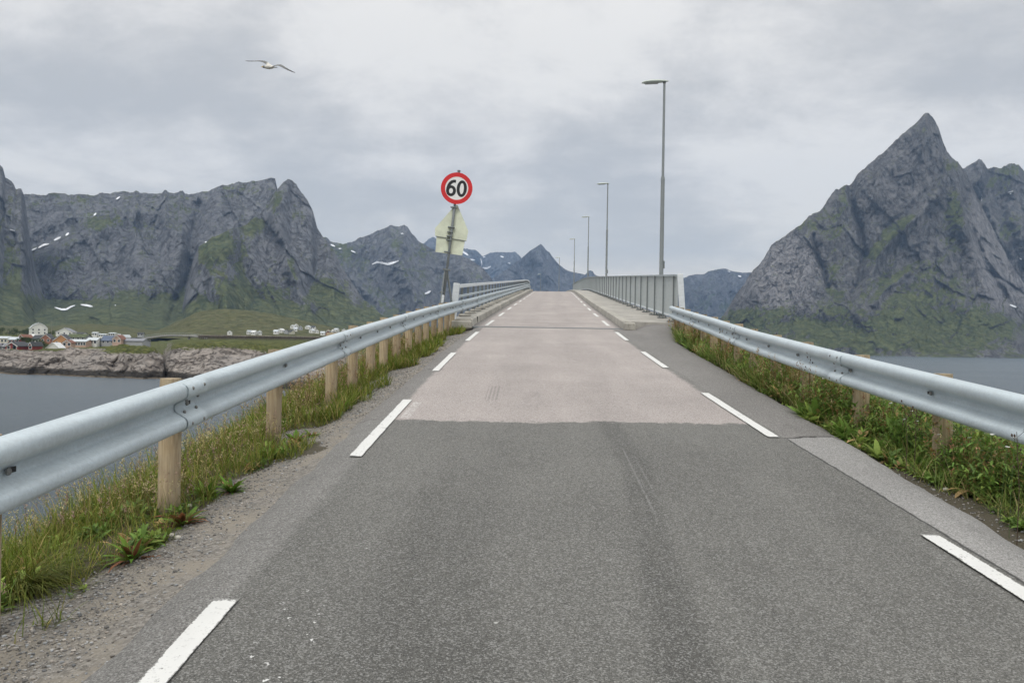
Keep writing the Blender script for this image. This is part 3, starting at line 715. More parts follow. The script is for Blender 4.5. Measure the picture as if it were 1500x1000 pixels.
# ================================================================== mountains
def proj(X, Z):
    v = np.tan(np.arctan(Z)-PITCH); u = X/np.cos(0)
    pu = u*math.cos(ROLL)+v*math.sin(ROLL); pv = -u*math.sin(ROLL)+v*math.cos(ROLL)
    return 750+F*pu, 500-F*pv
def segdist(px, py, pts):
    best = np.full(px.shape, 1e9)
    for (x0, y0), (x1, y1) in zip(pts[:-1], pts[1:]):
        dx_, dy_ = x1-x0, y1-y0; t = np.clip(((px-x0)*dx_+(py-y0)*dy_)/(dx_*dx_+dy_*dy_+1e-9), 0, 1)
        best = np.minimum(best, np.hypot(px-x0-t*dx_, py-y0-t*dy_))
    return best
def mountain(name, ridge, base, db, dr, m, lines=(), veg=(), pale=(), amp=1.0, px_step=1.25, rows=150, jag=1.7, seed=0, front=((0, 0), (.25, .5), (1, 1)), back=(500, 1500), vscale=1.0, snow=(), veg0=0.0, base_z=None, fine=1.0):
    r = ray(np.array([p[0] for p in ridge]), np.array([p[1] for p in ridge])); o = np.argsort(r[:, 0]); rX, rZ = r[o, 0], r[o, 2]
    b = ray(np.array([p[0] for p in base]), np.array([p[1] for p in base])); o = np.argsort(b[:, 0]); bX, bZ = b[o, 0], b[o, 2]
    X = np.arange(rX[0], rX[-1], px_step/F); n = len(X)
    jn = (fbm(X*F/14, 0, seed, s=seed, o=5, g=.62)-.5)*2*jag*3/F
    Er = np.interp(X, rX, rZ)+jn; Eb = np.minimum(np.interp(X, bX, bZ), Er-.5/F)
    f = lambda q: np.interp(X, [ray(p[0], 500)[0] for p in q], [p[1] for p in q]) if hasattr(q, '__len__') else np.full(n, float(q))
    dB, dR_ = f(db), f(dr)
    if base_z is not None: Eb = np.minimum((base_z-H)/dB, Er-.5/F)
    t = np.linspace(0, 1, rows)[:, None]
    E = Eb+(Er-Eb)*t
    gx, gy = zip(*front); gt = np.interp(t, gx, gy)
    D = dB+(dR_-dB)*gt
    px, py = proj(np.broadcast_to(X, E.shape), E)
    a = X*dR_.mean()/100.0; h = E*dR_.mean()/100.0                  # units of 100 m on the face
    a = np.broadcast_to(a, E.shape)
    wx = a+.5*(fbm(a*.5, h*.5, seed, s=seed+1, o=3)-.5)+h*.18; 
    g1 = rid(wx*.42, h*.16, seed, s=seed+2, o=3); g2 = rid(wx*1.2+h*.35, h*.5, seed, s=seed+3, o=4, g=.55); g3 = fbm(a*2.6-h*1.4, h*2.2, seed, s=seed+4, o=5, g=.6)
    g4 = rid(a*1.1-h*1.2, h*1.3+a*.3, seed, s=seed+5, o=4, g=.6)
    toR = np.clip((Er-E)*F/30.0, 0, 1); toB = np.clip((E-Eb)*F/12.0, 0, 1)
    S_ = (dR_.mean()/2500.0)*amp
    g5 = rid(wx*.8, h*.28+a*.2, seed, s=seed+6, o=2)
    wa = wx+.25*(g3-.5); wh = h+.25*(g2-.5); f1 = slabs(wa*.9+wh*.45, wh*.42-wa*.1, seed+50); f2 = slabs(wa*2.4-wh*.8, wh*1.3+wa*.5, seed+60); f3 = slabs(wa*6+wh*2, wh*3.2-wa*1.2, seed+70)
    disp = -(g1-.55)*150-(g5-.55)*45-(g2-.5)*18*fine-(g3-.5)*22*fine-(g4-.5)*12*fine+(f1*26+f2*11*fine+f3*4*fine)*np.clip((E-Eb)*F/40.0, 0, 1)
    disp = disp*S_*(.22+.78*toR)*toB
    for pts, w, A in lines:
        sd_ = segdist(px+4*(g3-.5)*3, py, pts); disp = disp+.62*A*np.exp(-(sd_/(w*1.15))**2)*toB*(.3+.7*toR)
    D = D+disp; D = np.maximum(D, dB*.9)
    V = np.stack([X*D, D, H+E*D], -1)
    vg = np.full(E.shape, float(veg0))
    for cx, cy, rx, ry, k_ in veg: vg = vg+k_*np.exp(-(((px-cx)/rx)**2+((py-cy)/ry)**2))
    pl = np.zeros(E.shape)
    for cx, cy, rx, ry, k_ in pale: pl = pl+k_*np.exp(-(((px-cx)/rx)**2+((py-cy)/ry)**2))
    bk = []
    top = V[-1]
    for q, (dd_, kz) in enumerate(((back[0]*.3, .93), (back[0], .55), (back[1], .0))):
        z_ = top[:, 2]*kz+(0 if q < 2 else -2)
        d2 = top[:, 1]+dd_; bk.append(np.stack([X*d2, d2, z_], -1))
    VA = np.concatenate([V]+[q[None] for q in bk]); nr = VA.shape[0]
    ext = lambda A_: np.concatenate([A_, np.repeat(A_[-1:], 3, 0)])
    o_ = meshnp(name, VA.reshape(-1, 3), Q=gridq(nr, n), mat=m, smooth=True, vattr={'veg': ext(vg).ravel(), 'pale': ext(pl).ravel()})
    tag(o_, kind='structure')
    # snow patches lie on the surface, a few metres thick
    for pts, w in snow:
        pts = np.array(pts, float); L = np.concatenate([[0], np.cumsum(np.hypot(*np.diff(pts, axis=0).T))]); mcount = max(4, int(L[-1]/.8))
        s = np.linspace(0, L[-1], mcount); cx = np.interp(s, L, pts[:, 0]); cy = np.interp(s, L, pts[:, 1])
        tx = np.gradient(cx); ty = np.gradient(cy); nn = np.hypot(tx, ty)+1e-9; nx_, ny_ = -ty/nn, tx/nn
        ww = .85*w*np.sin(np.linspace(.12, math.pi-.12, mcount))**.55*(.6+.8*fbm(s*.35, w, seed, s=77))
        ring = np.concatenate([np.stack([cx+nx_*ww, cy+ny_*ww], -1), np.stack([cx-nx_*ww, cy-ny_*ww], -1)[::-1]])
        Vt = []
        for dz_ in (-9, 14):
            rr = ray(ring[:, 0], ring[:, 1]); i0 = np.clip(((rr[:, 0]-X[0])/(X[1]-X[0])).astype(int), 0, n-1)
            tt = np.clip((rr[:, 2]-Eb[i0])/(Er[i0]-Eb[i0]), 0, 1); j0 = (tt*(rows-1)).astype(int)
            dd_ = D[j0, i0]; k2 = np.ones(5)/5
            dd_ = np.convolve(np.pad(dd_, 2, mode='wrap'), k2, 'valid')+dz_*dR_.mean()/2500
            Vt.append(EYE+rr*dd_[:, None])
        m2 = len(ring); mb = MB()
        hN = m2//2
        Fc = [(i, i+1, m2-2-i, m2-1-i) for i in range(hN-1)]+[(m2+m2-1-i, m2+m2-2-i, m2+i+1, m2+i) for i in range(hN-1)]+[(i, m2+i, m2+(i+1) % m2, (i+1) % m2) for i in range(m2)]
        mb.add(list(Vt[0])+list(Vt[1]), Fc)
        tag(mb.build('snow_patch', M_SNOW), kind='structure')
    return o_
mountain('mountain', [(-320, 170), (-160, 190), (-60, 205), (-20, 225), (0, 240), (4, 242), (8, 258), (14, 261), (20, 268), (23, 275), (31, 277), (35, 284), (38, 300), (42, 340), (52, 400), (70, 440), (110, 478)],
         [(-320, 487), (60, 488), (110, 489)], 1450, [(-320, 2000), (110, 2150)], M_MTN, seed=3, rows=210, amp=.8, veg=[(10, 400, 60, 40, .25), (20, 460, 120, 34, .95), (5, 340, 25, 60, .2)],
         lines=[([(0, 250), (-10, 350), (-20, 470)], 10, -60)], snow=[([(14, 336), (22, 338)], .9)], fine=1.0)
mountain('mountain', [(-200, 240), (0, 280), (36, 285), (50, 286), (66, 289), (72, 284), (100, 285), (130, 285), (160, 283), (195, 281), (200, 279), (205, 284), (225, 284), (237, 283), (242, 278), (248, 283), (268, 281), (271, 284), (290, 281), (330, 271), (365, 266), (398, 262), (403, 263), (406, 276), (412, 300), (430, 340), (470, 420), (520, 470)],
         [(-200, 487), (520, 495)], 1500, [(-200, 2500), (200, 2700), (400, 2650), (520, 2500)], M_MTN, seed=11, rows=200, amp=1.25,
         lines=[([(290, 300), (282, 345), (275, 400), (250, 470)], 7, 130), ([(240, 285), (250, 330), (285, 360)], 12, -90), ([(130, 400), (180, 395), (200, 430)], 12, 70), ([(110, 330), (60, 355), (20, 385)], 10, 80),
                ([(30, 410), (60, 440), (130, 452)], 8, 60), ([(200, 300), (150, 330), (110, 350), (70, 380)], 14, -70), ([(265, 370), (220, 420), (190, 460)], 14, -80), ([(320, 285), (310, 340), (300, 360)], 10, -60)],
         veg=[(120, 480, 260, 38, 1.0), (300, 450, 120, 20, .4), (190, 330, 60, 9, .22), (75, 385, 40, 16, .25), (60, 290, 160, 10, .1), (260, 430, 50, 50, .12), (140, 325, 50, 20, .2), (265, 445, 40, 20, .4), (340, 280, 60, 10, .12), (95, 455, 120, 14, .3)],
         pale=[(160, 410, 80, 30, .2), (330, 320, 40, 30, .15)],
         snow=[([(29, 377), (36, 373), (46, 367.5)], 1.9), ([(36, 371), (42, 368)], .7), ([(45, 367), (54, 363)], 1.1), ([(56, 363), (64, 358.5), (72, 357)], 1.8), ([(79, 352), (89, 347)], 1.8), ([(96, 345), (101, 341)], 1.8), ([(137, 316), (141, 312)], 1.4), ([(170, 292), (176, 288)], 1.3),
               ([(21, 415), (28, 418)], 1.3), ([(40, 430), (47, 433), (54, 437)], 1.5), ([(80, 450), (90, 453), (97, 453), (104, 449), (110, 447)], 1.6), ([(118, 446), (127, 447), (136, 449)], 1.8), ([(37, 423), (40, 425)], .9), ([(168, 447), (170, 447)], .9), ([(300, 355), (303, 354)], 1.3)])
mountain('mountain', [(250, 492), (265, 460), (274, 415), (284, 378), (291, 361), (300, 355), (310, 346), (325, 342), (340, 336), (356, 331), (368, 322), (381, 311), (392, 297), (402, 284), (411, 272), (420, 263), (424, 261), (428, 264), (434, 268), (437, 275), (444, 283), (451, 294), (457, 308), (461, 320), (464, 334), (472, 345), (479, 353), (490, 368), (505, 398), (530, 435), (570, 470), (640, 500)],
         [(250, 494), (640, 503)], [(250, 1500), (640, 1700)], [(250, 1950), (330, 2050), (424, 2500), (500, 2300), (640, 1900)], M_MTN, seed=23, rows=210, amp=.95,
         lines=[([(424, 262), (400, 310), (412, 350), (430, 400), (455, 470)], 9, -90), ([(356, 331), (350, 380), (370, 430), (395, 470)], 8, 70), ([(300, 355), (310, 400), (330, 450)], 12, -80), ([(463, 335), (470, 380), (452, 430)], 8, 70),
                ([(384, 312), (396, 340), (410, 360)], 5, 60), ([(425, 390), (440, 430), (470, 480)], 7, -60), ([(440, 420), (450, 455), (480, 490)], 6, 50)],
         veg=[(318, 362, 34, 22, .85), (370, 330, 28, 14, .55), (300, 385, 20, 25, .45), (350, 400, 14, 40, .4), (370, 440, 40, 26, .75), (300, 465, 90, 26, .95), (420, 480, 120, 22, .6), (480, 430, 26, 22, .65), (428, 400, 10, 28, .4), (400, 300, 12, 22, .35), (460, 480, 80, 12, .4), (430, 300, 16, 30, .15), (520, 470, 50, 20, .5), (335, 430, 30, 16, .5)],
         pale=[(400, 380, 22, 26, .35), (400, 430, 30, 40, .35), (470, 395, 26, 26, .45), (395, 350, 14, 24, .3)])
mountain('mountain', [(380, 330), (440, 340), (479, 350), (489, 356), (502, 357), (520, 351), (545, 343), (560, 337), (572, 331), (585, 330), (592, 327), (597, 331), (603, 342), (613, 353), (620, 358), (640, 366), (665, 372), (690, 380), (705, 392), (720, 410), (735, 430), (760, 460), (800, 500)],
         [(380, 498), (800, 506)], [(380, 2900), (800, 3100)], [(380, 3900), (592, 4000), (800, 3500)], M_MTN, seed=37, rows=170, amp=.9,
         lines=[([(592, 330), (580, 370), (600, 420), (620, 480)], 12, -170), ([(545, 345), (530, 380), (545, 440)], 14, 140), ([(640, 370), (650, 420), (640, 470)], 12, 110), ([(500, 360), (510, 400), (560, 450), (585, 480)], 10, -130), ([(675, 380), (690, 420), (700, 460)], 10, -100)],
         veg=[(500, 375, 60, 16, .4), (520, 440, 30, 20, .4), (610, 370, 40, 16, .3), (580, 400, 60, 12, .2), (600, 440, 60, 30, .15), (520, 480, 80, 20, .5), (560, 350, 30, 12, .2)], pale=[(560, 445, 26, 26, .25), (490, 415, 16, 26, .3)],
         snow=[([(484, 358), (491, 361)], 1.2), ([(496, 364), (500, 364)], .9), ([(514, 367), (521, 370)], 1.1), ([(545, 387), (552, 384), (560, 385), (568, 387), (575, 385), (584, 382)], 1.9), ([(587, 342), (591, 342)], .9), ([(622, 430), (626, 429), (631, 426)], 1.6), ([(482, 363), (484, 363)], .8)])
mountain('mountain', [(560, 400), (600, 375), (615, 362), (622, 355), (629, 349), (635, 347), (645, 352), (660, 364), (672, 366), (678, 364), (690, 366), (697, 366), (702, 370), (707, 376), (712, 373), (717, 371), (728, 369), (742, 370), (749, 369), (755, 368), (759, 372), (764, 378), (780, 395), (830, 420), (900, 470)],
         [(560, 500), (900, 508)], 6600, 8200, M_MTNF, seed=41, rows=120, amp=.9, jag=.7,
         lines=[([(705, 378), (702, 400), (700, 425)], 5, 260), ([(690, 368), (680, 400)], 8, -200), ([(735, 372), (730, 410)], 8, -200)],
         snow=[([(676, 367), (680, 370), (686, 374)], 1.8), ([(675, 377), (679, 378)], .8), ([(687, 380), (696, 381)], 1.1), ([(704, 378), (706, 386), (703, 396), (704, 405), (702, 413), (701, 420)], .9), ([(707, 392), (713, 393), (719, 390)], 1.7), ([(709, 406), (717, 405)], 1.6), ([(733, 375), (738, 377)], 1.1), ([(744, 385), (748, 386)], .7), ([(707, 377), (711, 376)], .8)])
mountain('mountain', [(680, 440), (720, 410), (745, 393), (760, 381), (774, 369), (785, 362), (792, 357), (796, 361), (801, 367), (805, 369), (810, 377), (818, 387), (828, 395), (842, 399), (857, 402), (861, 398), (863, 396), (868, 397), (871, 402), (900, 410), (980, 440), (1080, 470)],
         [(680, 504), (1080, 511)], 5200, [(680, 5600), (792, 6200), (1080, 5700)], M_MTNF, seed=53, rows=110, amp=.8, jag=.6,
         lines=[([(792, 358), (800, 400), (815, 440)], 10, -240), ([(770, 375), (765, 420)], 10, 180)])
mountain('mountain', [(850, 450), (900, 430), (960, 415), (1003, 407), (1008, 404), (1020, 402), (1032, 401), (1038, 397), (1050, 395), (1061, 394), (1070, 396), (1078, 398), (1087, 400), (1103, 398), (1140, 396), (1250, 420), (1350, 470)],
         [(850, 507), (1350, 514)], 4700, [(850, 5200), (1060, 5800), (1350, 5600)], M_MTNF, seed=61, rows=120, amp=.8, jag=.6, veg=[(1040, 450, 60, 25, .3)],
         lines=[([(1038, 398), (1045, 430), (1030, 470)], 9, -200), ([(1062, 396), (1070, 440)], 8, 160)], snow=[([(1081, 404), (1086, 405)], 1.2), ([(1066, 397), (1070, 398)], .6)])
mountain('mountain', [(1330, 300), (1380, 260), (1412, 246), (1418, 241), (1425, 237), (1434, 233), (1439, 237), (1443, 243), (1447, 250), (1456, 246), (1468, 243), (1480, 240), (1492, 240), (1498, 246), (1502, 252), (1530, 240), (1600, 220), (1700, 260), (1850, 330)],
         [(1330, 520), (1850, 529)], 2600, [(1330, 3300), (1850, 3200)], M_MTNR, seed=71, rows=200, amp=1.1, base_z=0,
         lines=[([(1434, 235), (1446, 300), (1470, 360)], 8, -90), ([(1450, 252), (1440, 290)], 6, 110), ([(1490, 242), (1480, 300), (1510, 380)], 12, -90)],
         veg=[(1465, 265, 22, 22, .5), (1480, 340, 26, 24, .45), (1500, 250, 30, 10, .35)], pale=[(1500, 330, 30, 50, .5), (1495, 400, 60, 40, .5)], snow=[([(1476, 282), (1484, 280)], 1.1), ([(1479, 284), (1482, 283)], .8), ([(1438, 289), (1438, 295)], .8), ([(1493, 378), (1497, 380)], .9)])
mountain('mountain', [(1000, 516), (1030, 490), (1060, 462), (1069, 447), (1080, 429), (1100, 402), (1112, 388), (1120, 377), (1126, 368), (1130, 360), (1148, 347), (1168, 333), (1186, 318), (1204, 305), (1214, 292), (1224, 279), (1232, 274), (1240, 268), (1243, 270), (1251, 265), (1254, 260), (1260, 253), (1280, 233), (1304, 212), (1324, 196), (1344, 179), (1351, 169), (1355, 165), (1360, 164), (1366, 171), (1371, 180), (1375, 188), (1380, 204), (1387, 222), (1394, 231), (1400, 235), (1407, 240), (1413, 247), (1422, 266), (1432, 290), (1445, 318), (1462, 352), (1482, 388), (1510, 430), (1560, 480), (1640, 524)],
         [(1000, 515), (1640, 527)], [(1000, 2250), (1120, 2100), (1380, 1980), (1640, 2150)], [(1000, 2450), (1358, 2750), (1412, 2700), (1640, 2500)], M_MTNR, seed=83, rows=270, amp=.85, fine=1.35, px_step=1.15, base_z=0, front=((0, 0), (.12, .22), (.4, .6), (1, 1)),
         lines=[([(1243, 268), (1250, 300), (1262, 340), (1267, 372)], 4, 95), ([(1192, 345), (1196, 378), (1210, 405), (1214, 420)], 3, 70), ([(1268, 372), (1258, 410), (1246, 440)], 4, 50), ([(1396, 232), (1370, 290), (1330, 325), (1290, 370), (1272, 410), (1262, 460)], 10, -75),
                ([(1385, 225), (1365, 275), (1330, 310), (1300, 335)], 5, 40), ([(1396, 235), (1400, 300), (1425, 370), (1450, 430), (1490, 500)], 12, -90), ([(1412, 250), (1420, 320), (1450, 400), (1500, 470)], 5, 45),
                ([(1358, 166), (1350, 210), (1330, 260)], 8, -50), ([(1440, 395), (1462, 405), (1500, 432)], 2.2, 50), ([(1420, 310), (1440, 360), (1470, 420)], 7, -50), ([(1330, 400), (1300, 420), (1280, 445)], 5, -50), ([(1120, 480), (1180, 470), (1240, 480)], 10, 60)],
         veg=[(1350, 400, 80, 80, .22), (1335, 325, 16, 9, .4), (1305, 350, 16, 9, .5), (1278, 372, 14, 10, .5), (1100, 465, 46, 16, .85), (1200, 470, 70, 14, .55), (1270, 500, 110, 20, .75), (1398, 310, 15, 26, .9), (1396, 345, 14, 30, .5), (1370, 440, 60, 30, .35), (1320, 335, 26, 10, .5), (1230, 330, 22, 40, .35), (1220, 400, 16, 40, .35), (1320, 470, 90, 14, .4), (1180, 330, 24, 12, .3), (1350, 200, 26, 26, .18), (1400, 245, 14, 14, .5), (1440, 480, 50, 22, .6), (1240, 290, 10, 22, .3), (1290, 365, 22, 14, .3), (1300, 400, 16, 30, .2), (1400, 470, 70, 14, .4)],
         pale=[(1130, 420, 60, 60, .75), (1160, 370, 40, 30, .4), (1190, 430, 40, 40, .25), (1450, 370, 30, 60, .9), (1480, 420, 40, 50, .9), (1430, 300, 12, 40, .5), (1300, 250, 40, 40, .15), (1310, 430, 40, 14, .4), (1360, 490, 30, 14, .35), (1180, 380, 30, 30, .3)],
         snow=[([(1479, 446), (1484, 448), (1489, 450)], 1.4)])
# green heath hill behind the drying racks
mountain('hill', [(180, 492), (230, 484), (262, 470), (285, 459), (305, 454), (330, 452), (350, 453), (375, 456), (400, 460), (430, 466), (460, 473), (500, 482), (560, 492), (640, 500)],
         [(180, 494), (640, 502)], 850, 1150, M_HILL, seed=91, rows=50, amp=.14, jag=.25, veg0=.6, front=((0, 0), (1, 1)), back=(150, 300))
mountain('hill', [(-300, 470), (-100, 474), (0, 476), (60, 478), (130, 474), (180, 478), (240, 486), (300, 491)],
         [(-300, 489), (300, 496)], 900, 1250, M_HILL, seed=95, rows=36, amp=.15, jag=.25, veg0=.45, front=((0, 0), (1, 1)), back=(150, 300))
# ================================================================== shore rocks and low land
def headland(name, xs, prof, seed, amp=1.0, step=1.2, cols_noise=1.0, skip=()):
    """prof(X) -> arrays of (d, z) keys; terrain lofted over bearings"""
    Xa = [ray(p, 500)[0] for p in xs]
    X = np.arange(Xa[0], Xa[-1], step/F); n = len(X)
    keys = [np.array(prof_i, float) for prof_i in prof]; K = keys[0].shape[0]
    Dk = np.stack([np.interp(X, Xa, [k_[i, 0] for k_ in keys]) for i in range(K)]); Zk = np.stack([np.interp(X, Xa, [k_[i, 1] for k_ in keys]) for i in range(K)])
    sub = [10, 34, 34, 24, 20, 10][:K-1]; rowsD = []; rowsZ = []
    for i in range(K-1):
        for q in range(sub[i]):
            tt = q/sub[i]; rowsD.append(Dk[i]*(1-tt)+Dk[i+1]*tt); ts = tt if i > 0 else tt; rowsZ.append(Zk[i]*(1-ts)+Zk[i+1]*ts)
    rowsD.append(Dk[-1]); rowsZ.append(Zk[-1])
    D = np.array(rowsD); Z = np.array(rowsZ); XX = np.broadcast_to(X, D.shape)
    wx = XX*D; wy = D
    sh = np.exp(-((D-Dk[1])/60.0)**2)
    nz = (rid(wx*.05+Z*.02, wy*.05, seed, s=seed, o=5, g=.55)-.5)*5.0+(rid(wx*.16+wy*.12, wy*.06+Z*.12, seed, s=seed+2, o=4, g=.6)-.5)*2.6
    st_ = (fbm(wx*.03, wy*.03, seed, s=seed+4, o=4)-.5)*12
    near = sm(Dk[0]-2, Dk[0]+14, D)*(1-.75*sm(Dk[3]-30, Dk[3]+60, D))
    Z2 = Z+(nz-1.3)*near*amp*(.25+.75*(Z > -1)); 
    D2 = D+(st_+(rid(wx*.09, Z*.08, seed, s=seed+6, o=4)-.5)*9)*(1-sm(Dk[2], Dk[3]+20, D))
    lat = (fbm(wx*.08, Z*.2, seed, s=seed+8, o=3)-.5)*0
    V = np.stack([XX*D2+lat, D2, Z2], -1)
    vg = sm(6.5, 9.5, Z2+(fbm(wx*.05, wy*.02, seed, s=seed+9, o=4)-.5)*5)*.8-.15
    vg = np.maximum(vg, sm(Dk[2]+10, Dk[3]+16, D)*.50)
    o_ = meshnp(name, V.reshape(-1, 3), Q=gridq(V.shape[0], n), mat=M_SHORE, smooth=True, vattr={'veg': vg.ravel()})
    return tag(o_, kind='structure')
# left headland (village side), right headland (racks)
headland('headland', [-420, -100, 0, 100, 180, 225, 239, 246, 262], [
    [(252, -4), (256, .6), (264, 5.6), (292, 6.4), (430, 6.3), (620, 12.3), (1000, 14)], [(250, -4), (254, .6), (262, 5.4), (290, 6.3), (430, 6.4), (620, 12.6), (1000, 15)],
    [(250, -4), (254, .6), (262, 5.4), (290, 6.2), (430, 6.3), (620, 12.8), (1000, 15)], [(240, -4), (244, .6), (254, 6.2), (276, 7.6), (430, 6.4), (620, 12.4), (1000, 15)],
    [(236, -4), (240, .8), (250, 7.0), (270, 9.0), (430, 7.8), (620, 8), (1000, 13)], [(234, -4), (238, .6), (246, 6), (268, 9), (420, 6.5), (620, 4), (1000, 12)], [(236, -4), (240, .4), (247, 4), (262, 6), (380, 4), (620, 6), (1000, 12)],
    [(242, -5), (250, -2), (262, -1), (280, 0), (380, 1), (620, 6), (1000, 12)], [(252, -5), (260, -4), (280, -3), (300, -2), (380, -2), (620, 6), (1000, 12)]], 101)
headland('headland', [232, 244, 252, 275, 320, 380, 440, 500, 560, 640, 720], [
    [(262, -5), (270, -4), (290, -3), (300, -2), (420, -2), (640, 6), (1000, 12)], [(238, -5), (243, .2), (250, 4.5), (262, 6.5), (420, 5), (640, 6), (1000, 12)],
    [(232, -4), (237, .8), (248, 7.0), (275, 9.0), (420, 7.5), (640, 9), (1000, 13)], [(222, -4), (228, .6), (242, 6.6), (285, 10.2), (430, 10.8), (640, 12), (1000, 14)],
    [(210, -4), (216, .6), (232, 6.0), (290, 10.6), (440, 11.6), (640, 13), (1000, 15)], [(196, -4), (202, .6), (222, 5.6), (290, 10.2), (440, 11.8), (640, 13), (1000, 15)],
    [(180, -4), (186, .6), (208, 5.0), (280, 9.6), (440, 11.8), (640, 13), (1000, 15)], [(175, -4), (181, .6), (205, 5.0), (280, 8.6), (440, 10.8), (640, 12.4), (1000, 14)],
    [(190, -4), (198, .6), (220, 4.0), (280, 7.0), (440, 9.0), (640, 11), (1000, 13)], [(230, -4), (240, .6), (260, 3.0), (300, 5.0), (440, 7.0), (640, 9), (1000, 11)], [(300, -5), (310, -4), (320, -3), (340, -3), (440, -3), (640, -3), (1000, -3)]], 131)
# islet carrying the far end of the bridge
a = np.linspace(0, 2*math.pi, 60, endpoint=False); rr_ = np.linspace(0, 1, 18)
A_, R_ = np.meshgrid(a, rr_); zi = 9.5*(1-R_**1.6)-1.5+2.2*(fbm(np.cos(A_)*R_*6, np.sin(A_)*R_*6, s=5)-.5)*(1-R_)*2
cxi = float(xc(238)); V = np.stack([cxi+42*R_*np.cos(A_), 252+30*R_*np.sin(A_), zi], -1)
tag(meshnp('islet', V.reshape(-1, 3), Q=gridq(18, 60, True), mat=M_SHORE, smooth=True, vattr={'veg': sm(5, 8, zi).ravel()}), kind='structure')
# ================================================================== speed limit sign
SY = 23.4
pb = at(645.5, 470, SY); pt = at(672.3, 250.5, SY)
sroot = empty('speed_sign', pb, 'round red and white 60 speed limit sign on a leaning pole above two plate backs', 'road sign'); so_ = np.array(sroot.location)
ax = (pt-pb)/np.linalg.norm(pt-pb)
lean = math.atan2(ax[0], ax[2])
RF = Matrix.Rotation(R(4), 3, 'Y'); RS = Matrix.Rotation(lean, 3, 'Y')            # local sign frame: x right, z along the pole, y away
def sp(c, x, y, z): return Vector([float(q) for q in (c-so_)])+RS @ Vector((x, y, z))
mb = MB(); mb.tube([pb-so_, (pb+pt)/2-so_, pt-so_], .038, 14); mb.build('pole', M_DARKST, sroot, smooth=True)
mb = MB(); mb.tube([pt-so_-Vector(ax)*.03, pt-so_+Vector(ax)*.02], .045, 12); mb.build('pole_cap', M_DARKST, sroot)
jb = at(654.3, 395, SY)
mb = MB(); mb.tube([jb-so_+np.array([.0, .05, 0]), at(663, 452, SY+.35)-so_], .032, 10); mb.build('brace', M_DARKST2, sroot)
mb = MB(); mb.tube([jb-so_+np.array([-.05, .0, 0]), at(642.5, 462, SY-.1)-so_], .022, 10); mb.build('brace', M_DARKST2, sroot)
mb = MB(); mb.box(jb-so_, (.22, .10, .05), RS); mb.build('clamp', M_DARKST, sroot)
mb = MB(); mb.box(at(648.6, 438, SY-.08)-so_, (.07, .07, .24), RS, bev=.01); mb.build('pole_sleeve', M_WHITEST, sroot)
for (cx_, cy_, w_) in ((648, 428, .15), (655.5, 369, .20), (657.6, 352, .17), (658.4, 346, .17), (659.2, 340, .17), (661, 333, .20), (665, 304, .20)):
    mb = MB(); mb.box(at(cx_, cy_, SY)-so_, (w_, .11, .028), RS, bev=.006); mb.build('clamp', M_DARKST, sroot)
# plates seen from behind (they face the traffic coming the other way)
def plate(name, outline, y, m, th=.012):
    c = at(*outline[0], SY); pts = [Vector([float(q) for q in (at(px_, py_, SY)-so_)])+Vector((0, y, 0)) for px_, py_ in outline]
    mb = MB(); mb.prism(pts, (0, 0, 0), (0, th, 0)); return mb.build(name, m, sroot)
up_ = [(666.5, 300), (670.5, 300.5), (685.4, 337), (685.5, 339), (683.2, 352), (682.5, 352.6), (638, 345.6), (637, 344.5), (637, 334.5), (637.2, 333.6)]
plate('warning_plate', up_, .062, M_BACK)
plate('lower_plate', [(639.2, 345.5), (680.8, 352), (677, 372.8), (676.2, 373.6), (638, 368.6), (637.5, 368)], .078, M_BACK)
plate('plate_rim', [(638, 345.2), (683, 352.2), (682.9, 353), (638, 346)], .050, M_DARKST, .010)
cs = at(669, 276, SY-.075); RD = .462; RS = RF
def disc(name, r0, r1, y, m, th=.006, n=72, sc=(1, 1), off=(0, 0)):
    V = []; 
    for yy in (y, y-th):
        for r_ in ((r0, r1) if r0 > 0 else (r1,)):
            for k_ in range(n):
                an = 2*math.pi*k_/n; rr = r_ if hasattr(r_, '__len__') else (r_, r_); V.append(sp(cs, off[0]+rr[0]*math.cos(an)*sc[0], yy, off[1]+rr[1]*math.sin(an)*sc[1]))
    if r0 > 0:
        Fc = []
        for k_ in range(n):
            q = (k_+1) % n; a_, b_, c_, d_ = 0, n, 2*n, 3*n
            Fc += [(c_+k_, c_+q, d_+q, d_+k_), (a_+k_, b_+k_, b_+q, a_+q), (b_+k_, d_+k_, d_+q, b_+q), (a_+k_, a_+q, c_+q, c_+k_)]
    else:
        Fc = [tuple(range(n)), tuple(range(2*n-1, n-1, -1))]+[(k_, (k_+1) % n, n+(k_+1) % n, n+k_) for k_ in range(n)]
    mb = MB(); mb.add(V, Fc); return mb, name, m
face_mb, _, _ = disc('sign_face', 0, RD, .0, M_WHITE, .01); face = face_mb.build('sign_face', M_WHITE, sroot)
mb, _, _ = disc('red_border', RD*.735, RD*1.005, -.0105, M_RED, .003); mb.build('red_border', M_RED, face)
def ring2(cx_, cz_, rx, rz, st, y, n=60):
    V = []
    for yy in (y, y-.002):
        for k_ in (0, 1):
            for q in range(n):
                an = 2*math.pi*q/n; V.append(sp(cs, (cx_+(rx-st*k_)*math.cos(an))*RD, yy, (cz_+(rz-st*k_*.92)*math.sin(an))*RD))
    Fc = []
    for q in range(n):
        w = (q+1) % n; Fc += [(2*n+q, 2*n+w, 3*n+w, 3*n+q), (q, n+q, n+w, w), (n+q, 3*n+q, 3*n+w, n+w), (q, w, 2*n+w, 2*n+q)]
    return V, Fc
mb = MB(); mb.add(*ring2(.325, 0, .325, .53, .195, -.0105)); mb.build('digit', M_BLACK, face)
mb = MB(); mb.add(*ring2(-.345, -.185, .315, .345, .19, -.0105))
